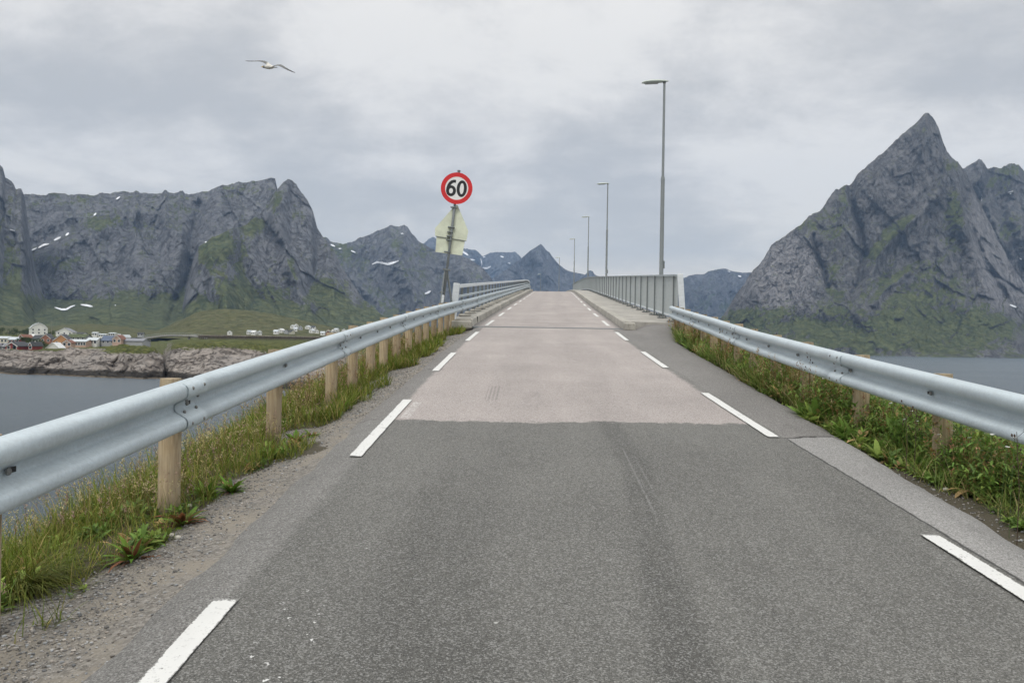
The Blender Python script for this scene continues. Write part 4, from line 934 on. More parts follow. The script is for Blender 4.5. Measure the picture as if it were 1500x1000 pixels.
cl_ = [(-.08, .435), (-.20, .435), (-.33, .39), (-.44, .28), (-.52, .13), (-.556, -.03), (-.562, -.18)]
wd = [.185, .185, .185, .19, .19, .19, .185]; V = []
for yy in (-.0115, -.0145):
    for i, (x_, z_) in enumerate(cl_):
        a_ = cl_[max(0, i-1)]; b_ = cl_[min(len(cl_)-1, i+1)]; tx, tz = b_[0]-a_[0], b_[1]-a_[1]; l_ = math.hypot(tx, tz); nx_, nz_ = -tz/l_, tx/l_
        for s_ in (1, -1): V.append(sp(cs, (x_+nx_*wd[i]/2*s_)*RD, yy, (z_+nz_*wd[i]/2*s_)*RD))
m_ = len(cl_)*2
Fc = [(2*i, 2*i+1, 2*i+3, 2*i+2) for i in range(len(cl_)-1)]+[(m_+2*i+2, m_+2*i+3, m_+2*i+1, m_+2*i) for i in range(len(cl_)-1)]+[(2*i, 2*i+2, m_+2*i+2, m_+2*i) for i in range(len(cl_)-1)]+[(2*i+3, 2*i+1, m_+2*i+1, m_+2*i+3) for i in range(len(cl_)-1)]
mb.add(V, Fc); mb.build('digit', M_BLACK, face)
# ================================================================== street lamps
def make_lamp():
    r = empty('street_lamp', (0, 0, 0), 'x', 'street lamp', 'street lamps along the sidewalk')
    mb = MB(); mb.box((0, 0, .015), (.30, .30, .03)); mb.build('base_plate', M_DARKST, r)
    mb = MB(); mb.tube([(0, 0, .03), (0, 0, 2), (.0, 0, 4.65)], [.074, .072, .068], 18); mb.tube([(0, 0, 4.65), (0, 0, 4.78)], [.076, .06], 18); mb.build('pole', M_DARKST2, r, smooth=False)
    mb = MB(); mb.tube([(0, 0, 4.78), (0, 0, 8.02)], [.046, .040], 14); mb.build('upper_pole', M_DARKST2, r)
    mb = MB(); mb.box((.085, 0, 1.75), (.05, .09, .26), bev=.01); mb.build('fuse_box', M_DARKST, r)
    xs = [.14, .09, .03, -.10, -.30, -.52, -.68, -.76, -.79]; hw = [.02, .05, .075, .12, .15, .15, .12, .07, .02]; hb = [.0, -.005, -.01, -.02, -.03, -.03, -.03, -.03, -.03]; ht = [.02, .035, .05, .07, .085, .08, .06, .035, .01]
    V = []; n = 16
    for x_, w_, b_, t_ in zip(xs, hw, hb, ht):
        for k_ in range(n):
            an = 2*math.pi*k_/n; s_ = math.sin(an); V.append((x_, w_*math.cos(an), 8.04+(x_+.3)*.05+(t_*s_ if s_ > 0 else -b_*s_*1.0)))
    Fc = [(i*n+k_, i*n+(k_+1) % n, (i+1)*n+(k_+1) % n, (i+1)*n+k_) for i in range(len(xs)-1) for k_ in range(n)]+[tuple(range(n)), tuple(range((len(xs)-1)*n, len(xs)*n))]
    mb = MB(); mb.add(V, Fc); hd = mb.build('lamp_head', M_LAMPW, r, smooth=True)
    mb = MB(); mb.box((-.44, 0, 8.000), (.46, .18, .03), Matrix.Rotation(-.05, 3, 'Y'), bev=.01); mb.build('lamp_glass', M_GLASS, hd)
    mb = MB(); mb.tube([(0, 0, 8.0), (0, 0, 8.05), (-.05, 0, 8.07)], [.055, .055, .05], 12); mb.build('collar', M_DARKST, r)
    return r
lamp = make_lamp()
ll = ['nearest and tallest looking street lamp, rising from the near end of the sidewalk railing', 'second street lamp from the camera, between the tall near lamp and the far ones', 'third street lamp from the camera, its head in front of plain grey cloud',
      'fourth street lamp from the camera, standing where the sidewalk railing reaches the crest', 'fifth street lamp from the camera, beyond the crest in front of the dark pyramid mountain', 'farthest and smallest street lamp, just left of the pyramid mountain above the road crest']
for i, (d_, o_) in enumerate([(29.2, 4.06), (59.9, 4.05), (91.5, 4.02), (122, 4.02), (153, 3.98), (184, 3.95)]):
    l_ = lamp if i == 0 else copy_tree(lamp); l_.location = Vector([float(q) for q in rp(d_, o_, .20)]); l_.scale = (1.04, 1.04, 1.058 if i == 0 else 1.045 if i < 3 else 1.03); l_.rotation_euler.z = yaw(d_); l_['label'] = ll[i]
# ================================================================== gull
BY = 20.0; bc = at(394.5, 98.5, BY)
def bl(px, py, dy): return at(px, py, BY+dy)-bc+np.array([0, 0, 0])
bm = MB()
def loft(secs, n=12):
    """secs: (centre, half width vector, half height vector)"""
    V = []
    for c_, a_, b_ in secs:
        for k_ in range(n):
            an = 2*math.pi*k_/n; V.append(Vector(c_)+Vector(a_)*math.cos(an)+Vector(b_)*math.sin(an))
    Fc = [(i*n+k_, i*n+(k_+1) % n, (i+1)*n+(k_+1) % n, (i+1)*n+k_) for i in range(len(secs)-1) for k_ in range(n)]+[tuple(range(n-1, -1, -1)), tuple(range((len(secs)-1)*n, len(secs)*n))]
    bm.add(V, Fc)
axb = Vector((-.42, -.86, -.28)).normalized(); sx = axb.cross(Vector((0, 0, 1))).normalized(); sz = sx.cross(axb)
body = [(-.30, .012, .006), (-.25, .035, .010), (-.18, .028, .018), (-.10, .045, .040), (0, .058, .055), (.09, .052, .050), (.15, .036, .036), (.185, .031, .033), (.215, .031, .031), (.24, .018, .018), (.262, .008, .009), (.30, .004, .005)]
loft([(axb*t_, sx*w_, sz*h_) for t_, w_, h_ in body])
ch = Vector((.16, .84, .46)).normalized()
def wing(pts, chords):
    secs = []
    for i, (p_, c_) in enumerate(zip(pts, chords)):
        t_ = (Vector(pts[min(i+1, len(pts)-1)])-Vector(pts[max(i-1, 0)])).normalized(); nrm = t_.cross(ch).normalized()
        secs.append((Vector(p_)+ch*c_*.12, ch*c_*.5, nrm*max(.0055, c_*.05)))
    loft(secs, 14)
wing([bl(396.5, 97.6, .0), bl(393.5, 96, 0), bl(389.8, 92.6, -.02), bl(386, 90.6, -.03), bl(381.5, 89.7, -.03), bl(377, 89.6, -.01), bl(370.5, 89.9, .04), bl(364.5, 89.8, .09), bl(359.4, 89.4, .14)], [.19, .19, .18, .17, .16, .14, .11, .075, .02])
wing([bl(397, 98, .0), bl(401.5, 96.8, 0), bl(405, 95.8, -.02), bl(409, 95.8, -.02), bl(413, 97.6, -.01), bl(417.5, 100.2, .02), bl(422.5, 102.8, .06), bl(427.5, 105, .11), bl(432.2, 106.8, .15)], [.19, .19, .18, .17, .155, .135, .10, .07, .02])
def m_gull(g):
    x, y, z = g.xyz(g.obj()); r = (x-.02).abs()
    c = g.mix(r.step(.06, .10), (.66, .64, .58), (.15, .155, .15)); c = g.mix(r.step(.34, .50), c, (.02, .02, .025))
    q = (x*-.42+y*-.86+z*-.28); c = g.mix(q.step(.235, .245), c, (.55, .38, .08))
    return {'Base Color': c, 'Roughness': .7}
gull = bm.build('seagull', mat('gull_feathers', m_gull)); gull.location = Vector([float(q) for q in bc])
rm = gull.modifiers.new('m', 'REMESH'); rm.mode = 'VOXEL'; rm.voxel_size = .006; rm.use_smooth_shade = True
tag(gull, 'seagull gliding with bent wings against the grey sky, upper left', 'bird')
# ================================================================== village
def roofmat(n, c): return simple(n, c, .85, 0, .2, 2)
W_ = {k_: simple('wall_'+k_, c_, .75, 0, .1, 1.5) for k_, c_ in dict(white=(.74, .74, .70), cream=(.62, .60, .48), orange=(.50, .26, .11), red=(.25, .045, .04), brown=(.31, .14, .09), pink=(.52, .36, .28), grey=(.36, .37, .38), yellow=(.55, .46, .2)).items()}
Rf = {k_: roofmat('roof_'+k_, c_) for k_, c_ in dict(dark=(.055, .06, .065), grey=(.22, .23, .25), light=(.50, .54, .56), blue=(.10, .13, .19), green=(.075, .095, .04), white=(.66, .67, .66), rust=(.20, .09, .06)).items()}
M_WIN = simple('window_dark', (.05, .06, .075), .25); M_TRIM = simple('white_trim', (.76, .76, .74), .6)
def house(px0, px1, ybase, d, hw, hr, wall, roof, label, ridge='x', rot=0.0, dep=None, win=(3, 1), cat='house', name='house', trim=True, shape='gable', door=False, group=None, chim=False):
    p = at((px0+px1)/2, ybase, d); w = (px1-px0)/F*d; dp = dep or w*.8; r = empty(name, p, label, cat, group, rot); 
    x, y = w/2, dp/2
    if ridge == 'y': prof = [(-x, -1.5), (x, -1.5), (x, hw), (0, hw+hr), (-x, hw)]
    else: prof = [(-y, -1.5), (y, -1.5), (y, hw), (0, hw+hr), (-y, hw)]
    if shape == 'gambrel':
        k_ = x if ridge == 'y' else y; prof = [(-k_, -1.5), (k_, -1.5), (k_, hw), (k_*.62, hw+hr*.66), (k_*.2, hw+hr), (-k_*.2, hw+hr), (-k_*.62, hw+hr*.66), (-k_, hw)]
    mb = MB()
    if ridge == 'y': mb.prism([(a_, 0, b_) for a_, b_ in prof], (0, -y, 0), (0, y, 0))
    else: mb.prism([(0, a_, b_) for a_, b_ in prof], (-x, 0, 0), (x, 0, 0))
    mb.build('wall', W_[wall], r)
    th = .22; ov = .35; top = prof[2:]; mb = MB()
    if shape == 'flat':
        pass
    for (a0, b0), (a1, b1) in zip(top[:-1], top[1:]):
        l_ = math.hypot(a1-a0, b1-b0); ux_, uz_ = (a1-a0)/l_, (b1-b0)/l_; nx_, nz_ = -uz_, ux_
        if nz_ < 0: nx_, nz_ = -nx_, -nz_
        if (a0, b0) == top[0]: a0 -= ux_*ov; b0 -= uz_*ov
        if (a1, b1) == top[-1]: a1 += ux_*ov; b1 += uz_*ov
        q = [(a0+nx_*.01, b0+nz_*.01), (a1+nx_*.01, b1+nz_*.01), (a1+nx_*th, b1+nz_*th), (a0+nx_*th, b0+nz_*th)]
        if ridge == 'y': mb.prism([(u_, 0, v_) for u_, v_ in q], (0, -y-ov, 0), (0, y+ov, 0))
        else: mb.prism([(0, u_, v_) for u_, v_ in q], (-x-ov, 0, 0), (x+ov, 0, 0))
    ro = mb.build('roof', Rf[roof], r)
    if chim: mb = MB(); mb.box((x*.2 if ridge == 'x' else .1, .1, hw+hr+.3), (.7, .7, 1.5)); mb.build('chimney', W_['grey'], ro)
    if trim and ridge == 'y':
        mb = MB()
        for (a0, b0), (a1, b1) in zip(top[:-1], top[1:]):
            mb.prism([(a0, 0, b0-.0), (a1, 0, b1-.0), (a1, 0, b1-.32), (a0, 0, b0-.32)], (0, -y-ov-.06, 0), (0, -y-ov-.01, 0))
        mb.build('barge_board', M_TRIM, ro)
    nx_, nz_ = win
    for j in range(nz_):
        for i in range(nx_):
            zc = hw*(j+.58)/max(1, nz_) if nz_ > 0 else 1; xw = -x+w*(i+.5)/nx_
            if ridge == 'y' and j == nz_-1 and nz_ > 1 and abs(xw) > x*.5 and shape != 'gambrel': zc = min(zc, hw-.9)
            fr = MB(); fr.box((xw, -y-.03, zc), (1.3, .08, 1.5)); fo = fr.build('window', M_TRIM, r)
            pn = MB(); pn.box((xw, -y-.08, zc), (1.0, .04, 1.2)); pn.build('pane', M_WIN, fo)
    if door: mb = MB(); mb.box((x*.35, -y-.05, 1.0), (1.1, .1, 2.1)); mb.build('door', M_WIN, r)
    return r
house(45, 67, 490, 620, 4.8, 3.9, 'white', 'light', 'large white house with a gambrel roof, highest building of the left village', 'y', .62, 10, (3, 2), shape='gambrel', chim=True)
house(86, 109, 490.5, 630, 2.2, 3.2, 'white', 'grey', 'broad white gabled house above and behind the orange house', 'y', .15, 9, (3, 1))
house(82, 104, 507, 430, 3.1, 3.3, 'orange', 'dark', 'orange timber house with a steep gable facing the water', 'y', .30, 11, (2, 1), door=True)
house(63, 77, 502, 480, 2.6, 2.7, 'brown', 'dark', 'brown gabled house with a dark roof between the red cabins and the orange house', 'y', .32, 12, (2, 1))
house(52, 66, 502, 500, 2.2, 2.6, 'white', 'dark', 'low white house under a dark roof, adjoining the brown gabled house', 'x', .05, 8, (3, 1))
house(32, 43, 498.5, 520, 1.8, 2.0, 'brown', 'rust', 'small rust brown cottage below the large white house', 'y', -.2, 8, (1, 1))
house(43, 56, 495.5, 560, 1.6, 1.1, 'white', 'white', 'long low white shed right below the large white house', 'x', 0, 5, (3, 1))
house(1, 15, 503.5, 440, 3.0, 1.0, 'cream', 'light', 'cream two storey house at the left edge behind the red cabins', 'x', .1, 7, (3, 1))
house(-16, 0, 503.5, 445, 2.8, 1.3, 'white', 'grey', 'white house partly cut off by the left edge of the photo', 'x', .1, 7, (3, 1))
house(17, 32, 503, 425, 2.0, 1.3, 'red', 'light', 'red house with a pale roof directly behind the red boathouse', 'x', .08, 6, (3, 1))
house(17, 35.5, 511.5, 325, 1.35, 1.65, 'red', 'dark', 'dark red boathouse with a wide white trimmed gable at the shore', 'y', 0, 8, (2, 1), name='boathouse', cat='boathouse', door=True)
house(35.8, 49, 511.5, 332, 1.1, 1.3, 'white', 'grey', 'white shed with a grey roof joined to the right of the red boathouse', 'x', 0, 6, (2, 1), name='boathouse', cat='boathouse')
house(49, 55, 511.5, 328, 1.5, 1.5, 'red', 'dark', 'narrow red cabin at the right end of the shoreline boathouses', 'y', 0, 7, (1, 1), name='boathouse', cat='boathouse')
house(2.5, 16.6, 511.5, 332, 1.1, 1.3, 'grey', 'grey', 'grey roofed shed joined to the left of the red boathouse', 'x', 0, 6, (2, 1), name='boathouse', cat='boathouse')
house(-14, 2, 511.5, 330, 1.2, 1.2, 'white', 'grey', 'white and grey shed at the shore on the left edge', 'x', 0, 6, (2, 1), name='boathouse', cat='boathouse')
house(74, 90, 511, 335, .5, 2.1, 'white', 'white', 'white tent shaped roof at the shore below the orange house', 'y', .1, 6, (1, 0), name='shed', cat='shed', trim=False)
house(95, 107, 507, 375, 1.6, 1.3, 'pink', 'rust', 'pink and red shed beside the orange house', 'y', .2, 6, (2, 1), name='shed', cat='shed')
house(104, 131, 507.5, 390, 2.4, .9, 'pink', 'light', 'long quay building with a pale flat roof and a row of openings', 'x', 0, 7, (7, 1), name='warehouse', cat='warehouse')
house(103, 130, 497, 470, 1.2, 1.8, 'grey', 'green', 'long building with a turf green roof behind the pale roofed quay building', 'x', 0, 8, (4, 1), name='warehouse', cat='warehouse')
house(131, 145, 504, 395, 1.9, 1.2, 'white', 'light', 'white shed with a pale roof right of the long quay building', 'x', .1, 6, (3, 1), name='shed', cat='shed')
house(153, 171, 502.5, 400, 1.2, 2.4, 'grey', 'blue', 'grey building with a steep blue slate roof near the middle of the headland', 'x', .15, 8, (3, 1))
house(169, 181, 502.5, 396, 2.0, 2.0, 'pink', 'rust', 'pale pink gabled house joined to the blue roofed building', 'y', .15, 8, (2, 1))
house(183, 214, 503, 400, 1.2, 1.2, 'grey', 'grey', 'very long low grey shed on the headland left of the cleft', 'x', 0, 8, (6, 0), name='warehouse', cat='warehouse')
house(137, 144, 491.5, 640, 2.0, .7, 'white', 'light', 'small white box shaped house left of the other hillside cottages', 'x', .1, 6, (2, 1))
house(147, 157, 492.5, 640, 1.2, .7, 'white', 'light', 'low white house between the box shaped house and the flat roofed house', 'x', 0, 6, (3, 1))
house(162, 171, 492, 640, 2.0, .6, 'white', 'light', 'white flat roofed house behind the blue slate roof', 'x', -.1, 6, (3, 1))
house(171.5, 177, 496.5, 560, 1.8, 1.6, 'white', 'white', 'narrow white gabled cottage above the pale pink house', 'y', .2, 6, (1, 1))
house(181.5, 187, 497, 560, 1.6, 1.6, 'white', 'light', 'white cottage standing alone right of the narrow gabled cottage', 'y', -.3, 6, (1, 1))
house(203, 210, 491.5, 650, 1.4, 1.2, 'grey', 'dark', 'small dark roofed house near the left end of the arched bridge', 'x', .2, 6, (2, 1))
house(116, 125, 491.5, 620, 1.4, 1.1, 'white', 'dark', 'small white house half hidden behind the turf roofed building', 'x', -.1, 6, (2, 1))
# far village on the heath hill
def on_hill(px, py):
    b = np.interp(px, [180, 640], [494, 502]); r_ = np.interp(px, [300, 330, 375, 400, 430, 460, 500, 560], [456, 452, 456, 460, 466, 473, 482, 492]); t_ = max(0, min(.95, (b-py)/(b-r_))); return 850+300*t_-6
far = [(333, 340, 489.5, 'white', 'white', 'white gabled house farthest left above the drying racks'), (369.5, 376, 489.5, 'white', 'white', 'white gabled house near the middle of the racks, larger than its two neighbours'), (363.5, 367, 489, 'white', 'light', 'tiny white hut just left of the white gabled house at the middle of the racks'), (378.5, 383, 489.5, 'white', 'light', 'tiny white hut just right of the white gabled house at the middle of the racks'),
       (401.5, 408, 488.5, 'white', 'light', 'long white house at the left end of the far village'), (408.5, 415.5, 486.5, 'white', 'white', 'white house stepping uphill from the left end of the far village'), (417, 423, 488, 'grey', 'dark', 'grey house with dark roof low in the far village'), (425, 430, 488.5, 'cream', 'dark', 'cream house low in the far village beside the grey one'),
       (426, 431, 480.5, 'white', 'light', 'white house uppermost left in the far village'), (431.5, 436.5, 479.5, 'white', 'white', 'tallest white house at the top of the far village'), (430, 435, 484.5, 'white', 'light', 'white house directly under the tallest house of the far village'), (437, 443, 482.5, 'grey', 'light', 'pale grey house right of the tallest house in the far village'),
       (448, 454.5, 481.5, 'white', 'light', 'white house on the upper row, middle of the far village'), (456, 462, 482, 'white', 'dark', 'white house with dark roof on the upper row of the far village'), (454, 460, 487, 'white', 'light', 'white house on the lower row, middle of the far village'), (461, 467, 487.5, 'white', 'white', 'broad white house on the lower row of the far village'),
       (470, 476, 490.5, 'white', 'light', 'white house just above the right part of the racks'), (478, 484, 487, 'cream', 'rust', 'cream house with rusty roof toward the right end of the far village'), (478, 486, 490.5, 'red', 'dark', 'red shed at the right end of the racks'), (490, 496, 485.5, 'white', 'light', 'white house second from the right end of the far village'),
       (500.5, 507.5, 486.5, 'white', 'white', 'white gabled house farthest right in the far village'), (486, 490, 487.5, 'white', 'white', 'tiny white hut between the cream house and the right end houses')]
for i, (a_, b_, yb_, wl, rf_, lb) in enumerate(far):
    house(a_, b_, yb_, on_hill((a_+b_)/2, yb_), 2.3, 2.0, wl, rf_, lb, 'y' if i % 3 != 1 else 'x', random.uniform(-.5, .5), 6, (2, 1) if i % 2 else (1, 1), trim=False, group='houses of the far village')
# drying racks
M_RACK = simple('rack_timber', (.13, .11, .09), .9, 0, .3, 1.0); M_RACKT = simple('rack_timber_pale', (.33, .29, .25), .9, 0, .3, 1.0)
rl_ = ['drying rack farthest left, beside the arched bridge', 'second drying rack from the left on the green headland', 'middle drying rack of the row on the green headland', 'fourth drying rack from the left, below the far village', 'fifth drying rack from the left, below the lower white houses', 'drying rack farthest right, partly behind the guardrail']
for i in range(6):
    a_ = 292+i*35; b_ = a_+34; d_ = 505+6*i; yb_ = 498.2+(.2 if i > 3 else 0)+i*.35; p = at((a_+b_)/2, yb_, d_); r = empty('drying_rack', p, 'long wooden fish '+rl_[i], 'drying rack', 'wooden drying racks on the headland'); w = (b_-a_)/F*d_
    mb = MB()
    for q in np.linspace(-w/2, w/2, 12):
        for yy in (-2.4, 0, 2.4):
            mb.tube([(q+random.uniform(-.2, .2), yy*1.25, -1.0), (q, yy, 3.1+random.uniform(0, .5))], .10, 5)
        mb.tube([(q-.9, -3, -1), (q+.6, 2.4, 3.2)], .08, 5)
    mb.build('support_poles', M_RACK, r)
    mb = MB()
    for yy in np.linspace(-3, 3, 9): mb.tube([(-w/2-.4, yy, 3.0+random.uniform(-.1, .1)), (w/2+.4, yy, 3.0+random.uniform(-.1, .1))], .09, 5)
    for q in np.linspace(-w/2, w/2, 14): mb.tube([(q, -3.2, 2.85), (q, 3.2, 2.85)], .08, 5)
    mb.build('top_poles', M_RACKT, r)
    mb = MB()
    for yy in np.linspace(-2.2, 2.2, 5):
        for q in np.linspace(-w/2, w/2, 26): mb.box((q+random.uniform(-.15, .15), yy, 2.1), (.25, .25, random.uniform(1.0, 1.6)))
    ob_ = mb.build('hanging_fish', M_RACK, r); ob_['kind'] = 'stuff'
# arched bridge in the sound
p0 = at(194, 497.5, 560); ab = empty('arched_bridge', p0, 'pale slender arched concrete bridge behind the headland, left of the racks', 'bridge')
xs_ = np.linspace(0, 1, 40); pxs = 194+xs_*108; ys_ = np.interp(pxs, [194, 205, 220, 235, 250, 265, 280, 295, 302], [497.8, 496, 493, 490.8, 489.8, 489.6, 490, 491.4, 492.4]); dds = 560+xs_*40
Vt = [];
for q in range(40):
    c = at(pxs[q], ys_[q], dds[q])-p0; th = 1.5+1.0*abs(xs_[q]-.5)
    for (yy, zz_) in ((-3.4, .0), (3.4, 0), (3.4, -th*.75), (2.2, -th), (-2.2, -th), (-3.4, -th*.75)): Vt.append(c+np.array([0, yy, zz_]))
Vt = np.array(Vt); Tn = [(0, 1, 2), (0, 2, 3), (0, 3, 4), (0, 4, 5)]; meshnp('deck', Vt, T=Tn+[tuple(t_+39*6 for t_ in reversed(q)) for q in Tn], Q=gridq(40, 6, True), mat=M_GIRD, parent=ab)
for q in (9, 30):
    mb = MB(); c = at(pxs[q], ys_[q], dds[q])-p0; zt = c[2]-.7; zb = -p0[2]-3; mb.box((c[0], c[1], (zt+zb)/2), (.7, 3.2, zt-zb)); mb.build('pier', M_GIRD, ab)
mb = MB()
for q in range(39):
    a_ = at(pxs[q], ys_[q], dds[q])-p0; b_ = at(pxs[q+1], ys_[q+1], dds[q+1])-p0
    mb.tube([a_+np.array([0, -3.3, 1.0]), b_+np.array([0, -3.3, 1.0])], .07, 5); mb.tube([a_+np.array([0, -3.3, 0]), a_+np.array([0, -3.3, 1.0])], .05, 5)
mb.build('railing', M_GALV2, ab)
# trees and bushes by the large white house
M_TRK = simple('bark', (.09, .075, .06), .9)
def tree(px, yb, d, h, w, label, seed):
    r_ = np.random.default_rng(seed); p = at(px, yb, d); t = empty('tree', p, label, 'tree', 'birch trees of the left village')
    mb = MB(); mb.tube([(0, 0, -1), (.1, 0, h*.5), (0, .1, h*.85)], [.18, .12, .05], 6)
    for q in range(4): an = q*1.7; mb.tube([(0, 0, h*.35), (math.cos(an)*w*.3, math.sin(an)*w*.3, h*.7)], [.08, .03], 5)
    mb.build('trunk', M_TRK, t)
    n = 700; cl_c = r_.normal(0, 1, (9, 3))*[w*.28, w*.28, h*.2]+[0, 0, h*.58]; c = cl_c[r_.integers(0, 9, n)]+r_.normal(0, 1, (n, 3))*[w*.13, w*.13, h*.11]
    u_ = r_.normal(0, 1, (n, 3)); u_ /= np.linalg.norm(u_, axis=1)[:, None]; v_ = np.cross(u_, r_.normal(0, 1, (n, 3))); v_ /= np.linalg.norm(v_, axis=1)[:, None]; s = .26
    V = np.stack([c+u_*s, c+v_*s*.6, c-u_*s, c-v_*s*.6], 1).reshape(-1, 3); k_ = r_.uniform(.6, 1.3, n)
    meshnp('crown', V, Q=np.arange(4*n).reshape(-1, 4), mat=M_LEAF, parent=t, col=np.repeat(np.array([.055, .085, .028])*k_[:, None], 4, 0))
for i, (px, yb, h_, w_, lb) in enumerate([(-8, 492, 7, 7, 'green tree cut off by the left edge of the photo'), (3, 491, 7.5, 7, 'tallest green tree at the left edge of the village'), (14, 491.5, 5.5, 7, 'round green tree third from the left edge'), (24, 491.5, 5, 7, 'green tree midway between the left edge and the large white house'),
    (34, 491.5, 5, 6, 'green tree second to the left of the large white house'), (41, 491, 5, 5, 'green tree touching the left side of the large white house'), (74, 491.5, 4, 6, 'green tree between the two big white houses'), (46, 503.5, 3, 6, 'low green bush above the row of boathouses'), (60, 509, 2.6, 6, 'low green bush right of the narrow red cabin'), (36, 502, 3, 4, 'green bush between the pale roofed red house and the low white house')]):
    tree(px, yb, 655 if yb < 495 else (420 if yb < 505 else 345), h_, w_, lb, 300+i)
for i, (px, yb, d_, h_, lb) in enumerate([(75.5, 491, 600, 11, 'thin mast between the two big white houses'), (11.5, 496, 560, 6, 'short pole behind the cream house')]):
    mb = MB(); p = at(px, yb, d_); mb.tube([(0, 0, -2), (0, 0, h_)], [.13, .07], 6); mb.box((0, 0, h_-1), (1.2, .1, .1)); tag(mb.build('utility_pole', M_RACKT, origin=None), lb, 'pole').location = Vector([float(q) for q in p])
# ================================================================== verge plants
def hit(px, py):
    r = ray(px, py); d = np.arange(1.0, 40, .02); x = r[0]*d; z = H+r[2]*d; o = x-xc(d); g_ = ground_z(d, o); i = np.argmax(z < g_)
    return float(d[i]), float(o[i])
class Leaves:
    def __init__(s): s.V = []; s.T = []; s.Q = []; s.C = []; s.n = 0
    def blades(s, P, h, w, az, el, curve, col, mid=1.0, basew=.7, twist=None):
        """tapered leaf: 3 levels + tip. P base points, h length, w width, az heading, el elevation at the base, curve droop"""
        N = len(P); h = np.broadcast_to(h, N); w = np.broadcast_to(w, N); el = np.broadcast_to(el, N); curve = np.broadcast_to(curve, N)
        side = np.stack([-np.sin(az), np.cos(az), 0*az], -1)
        if twist is not None: side = side*np.cos(twist)[:, None]+np.array([0, 0, 1])*np.sin(twist)[:, None]
        pts = []; p = P.copy(); e = el.copy(); fr = (.0, .36, .36, .28)
        for i in range(4):
            p = p+np.stack([np.cos(az)*np.cos(e), np.sin(az)*np.cos(e), np.sin(e)], -1)*(h*fr[i])[:, None]; pts.append(p); e = e-curve/3
        wd_ = (basew, mid, mid*.72, 0)
        V = []
        for i in range(3): V += [pts[i]-side*(w*wd_[i]/2)[:, None], pts[i]+side*(w*wd_[i]/2)[:, None]]
        V.append(pts[3]); V = np.stack(V, 1).reshape(-1, 3); b = s.n+np.arange(N)*7
        s.V.append(V); s.Q += [np.stack([b, b+1, b+3, b+2], -1), np.stack([b+2, b+3, b+5, b+4], -1)]; s.T.append(np.stack([b+4, b+5, b+6], -1))
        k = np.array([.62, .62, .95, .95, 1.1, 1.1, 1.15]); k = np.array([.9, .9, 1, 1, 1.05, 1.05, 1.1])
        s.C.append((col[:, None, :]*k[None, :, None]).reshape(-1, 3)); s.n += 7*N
    def build(s, name, parent=None, origin=None, mat_=None):
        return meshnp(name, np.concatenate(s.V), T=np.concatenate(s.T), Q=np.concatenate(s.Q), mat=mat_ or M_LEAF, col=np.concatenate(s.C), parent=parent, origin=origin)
def rcol(n, base, var=.25, r=rng):
    b = np.array(base); k = r.uniform(1-var, 1+var, n)[:, None]; return np.clip(b*k*(1+r.normal(0, .08, (n, 3))), .005, 1)
U = rng.uniform
def scatter(n, d0, d1, o0, o1, power=1.6):
    t = U(0, 1, n); d = d0*(d1/d0)**(t**1.0) if power > 1 else d0+(d1-d0)*t
    return d, U(0, 1, n)*(o1-o0)+o0
GRASS = 1
def lmask(d, o):
    wob_ = fbm(d*1.1, o*1.6, s=41, o=4)-.5
    return np.where(o < 0, sm(2.68, 3.0, -o-wob_*1.5+.16*sm(3, 20, d)), sm(-.06, .12, o-eR(d)-.26*(1-sm(5.2, 8.2, d))-wob_*.28))
def grow(L, n, d0, d1, o0, o1, hh, ww, pal, el=(1.0, 1.5), cv=(.2, 1.1), thr=.25, clump=True, seed=0):
    d, o = scatter(n, d0, d1, o0, o1); k = lmask(d, o)
    c = fbm(d*2.6+seed, o*2.6, s=60+seed, o=3)
    keep = (U(0, 1, n) < sm(thr, .8, k)*(sm(.25, .6, c)*.75+.25 if clump else 1)); d, o, c = d[keep], o[keep], c[keep]; n = len(d)
    P = gpt(d, o); P[:, 2] -= .01
    sc_ = .65+.8*c; farw = 1+.10*np.clip(d-5, 0, 20)
    pi_ = rng.choice(len(pal), n, p=[q[1] for q in pal]); col = np.array([q[0] for q in pal])[pi_]*U(.75, 1.3, n)[:, None]
    yel = fbm(d*.9, o*1.4, s=71+seed, o=3)[:, None]; col = col*(1-.30*yel)+np.array([.20, .17, .05])*.30*yel
    L.blades(P, U(hh[0], hh[1], n)*sc_, U(ww[0], ww[1], n)*farw, U(0, 2*np.pi, n), U(el[0], el[1], n), U(cv[0], cv[1], n), col)
    return n
GP = [((.115, .180, .020), .36), ((.165, .22, .028), .30), ((.26, .25, .05), .15), ((.40, .32, .13), .11), ((.07, .12, .018), .08)]
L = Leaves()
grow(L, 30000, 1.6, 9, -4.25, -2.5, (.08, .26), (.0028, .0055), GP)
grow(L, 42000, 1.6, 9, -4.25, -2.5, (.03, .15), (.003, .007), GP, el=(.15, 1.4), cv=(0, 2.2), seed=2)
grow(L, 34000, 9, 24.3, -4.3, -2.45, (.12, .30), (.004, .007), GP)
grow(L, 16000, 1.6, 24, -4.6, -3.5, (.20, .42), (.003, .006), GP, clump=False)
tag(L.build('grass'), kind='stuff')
L = Leaves()
GR = [((.13, .21, .045), .36), ((.19, .26, .06), .28), ((.32, .31, .11), .17), ((.50, .40, .22), .15), ((.08, .13, .035), .04)]
grow(L, 24000, 2.2, 10, 2.5, 4.6, (.08, .30), (.003, .007), GR, seed=3)
grow(L, 26000, 2.2, 10, 2.45, 4.2, (.04, .20), (.003, .007), GR, el=(.15, 1.4), cv=(0, 2.2), seed=4)
grow(L, 36000, 10, 23.6, 2.7, 4.7, (.16, .42), (.004, .009), GR, seed=3)
tag(L.build('grass'), kind='stuff')
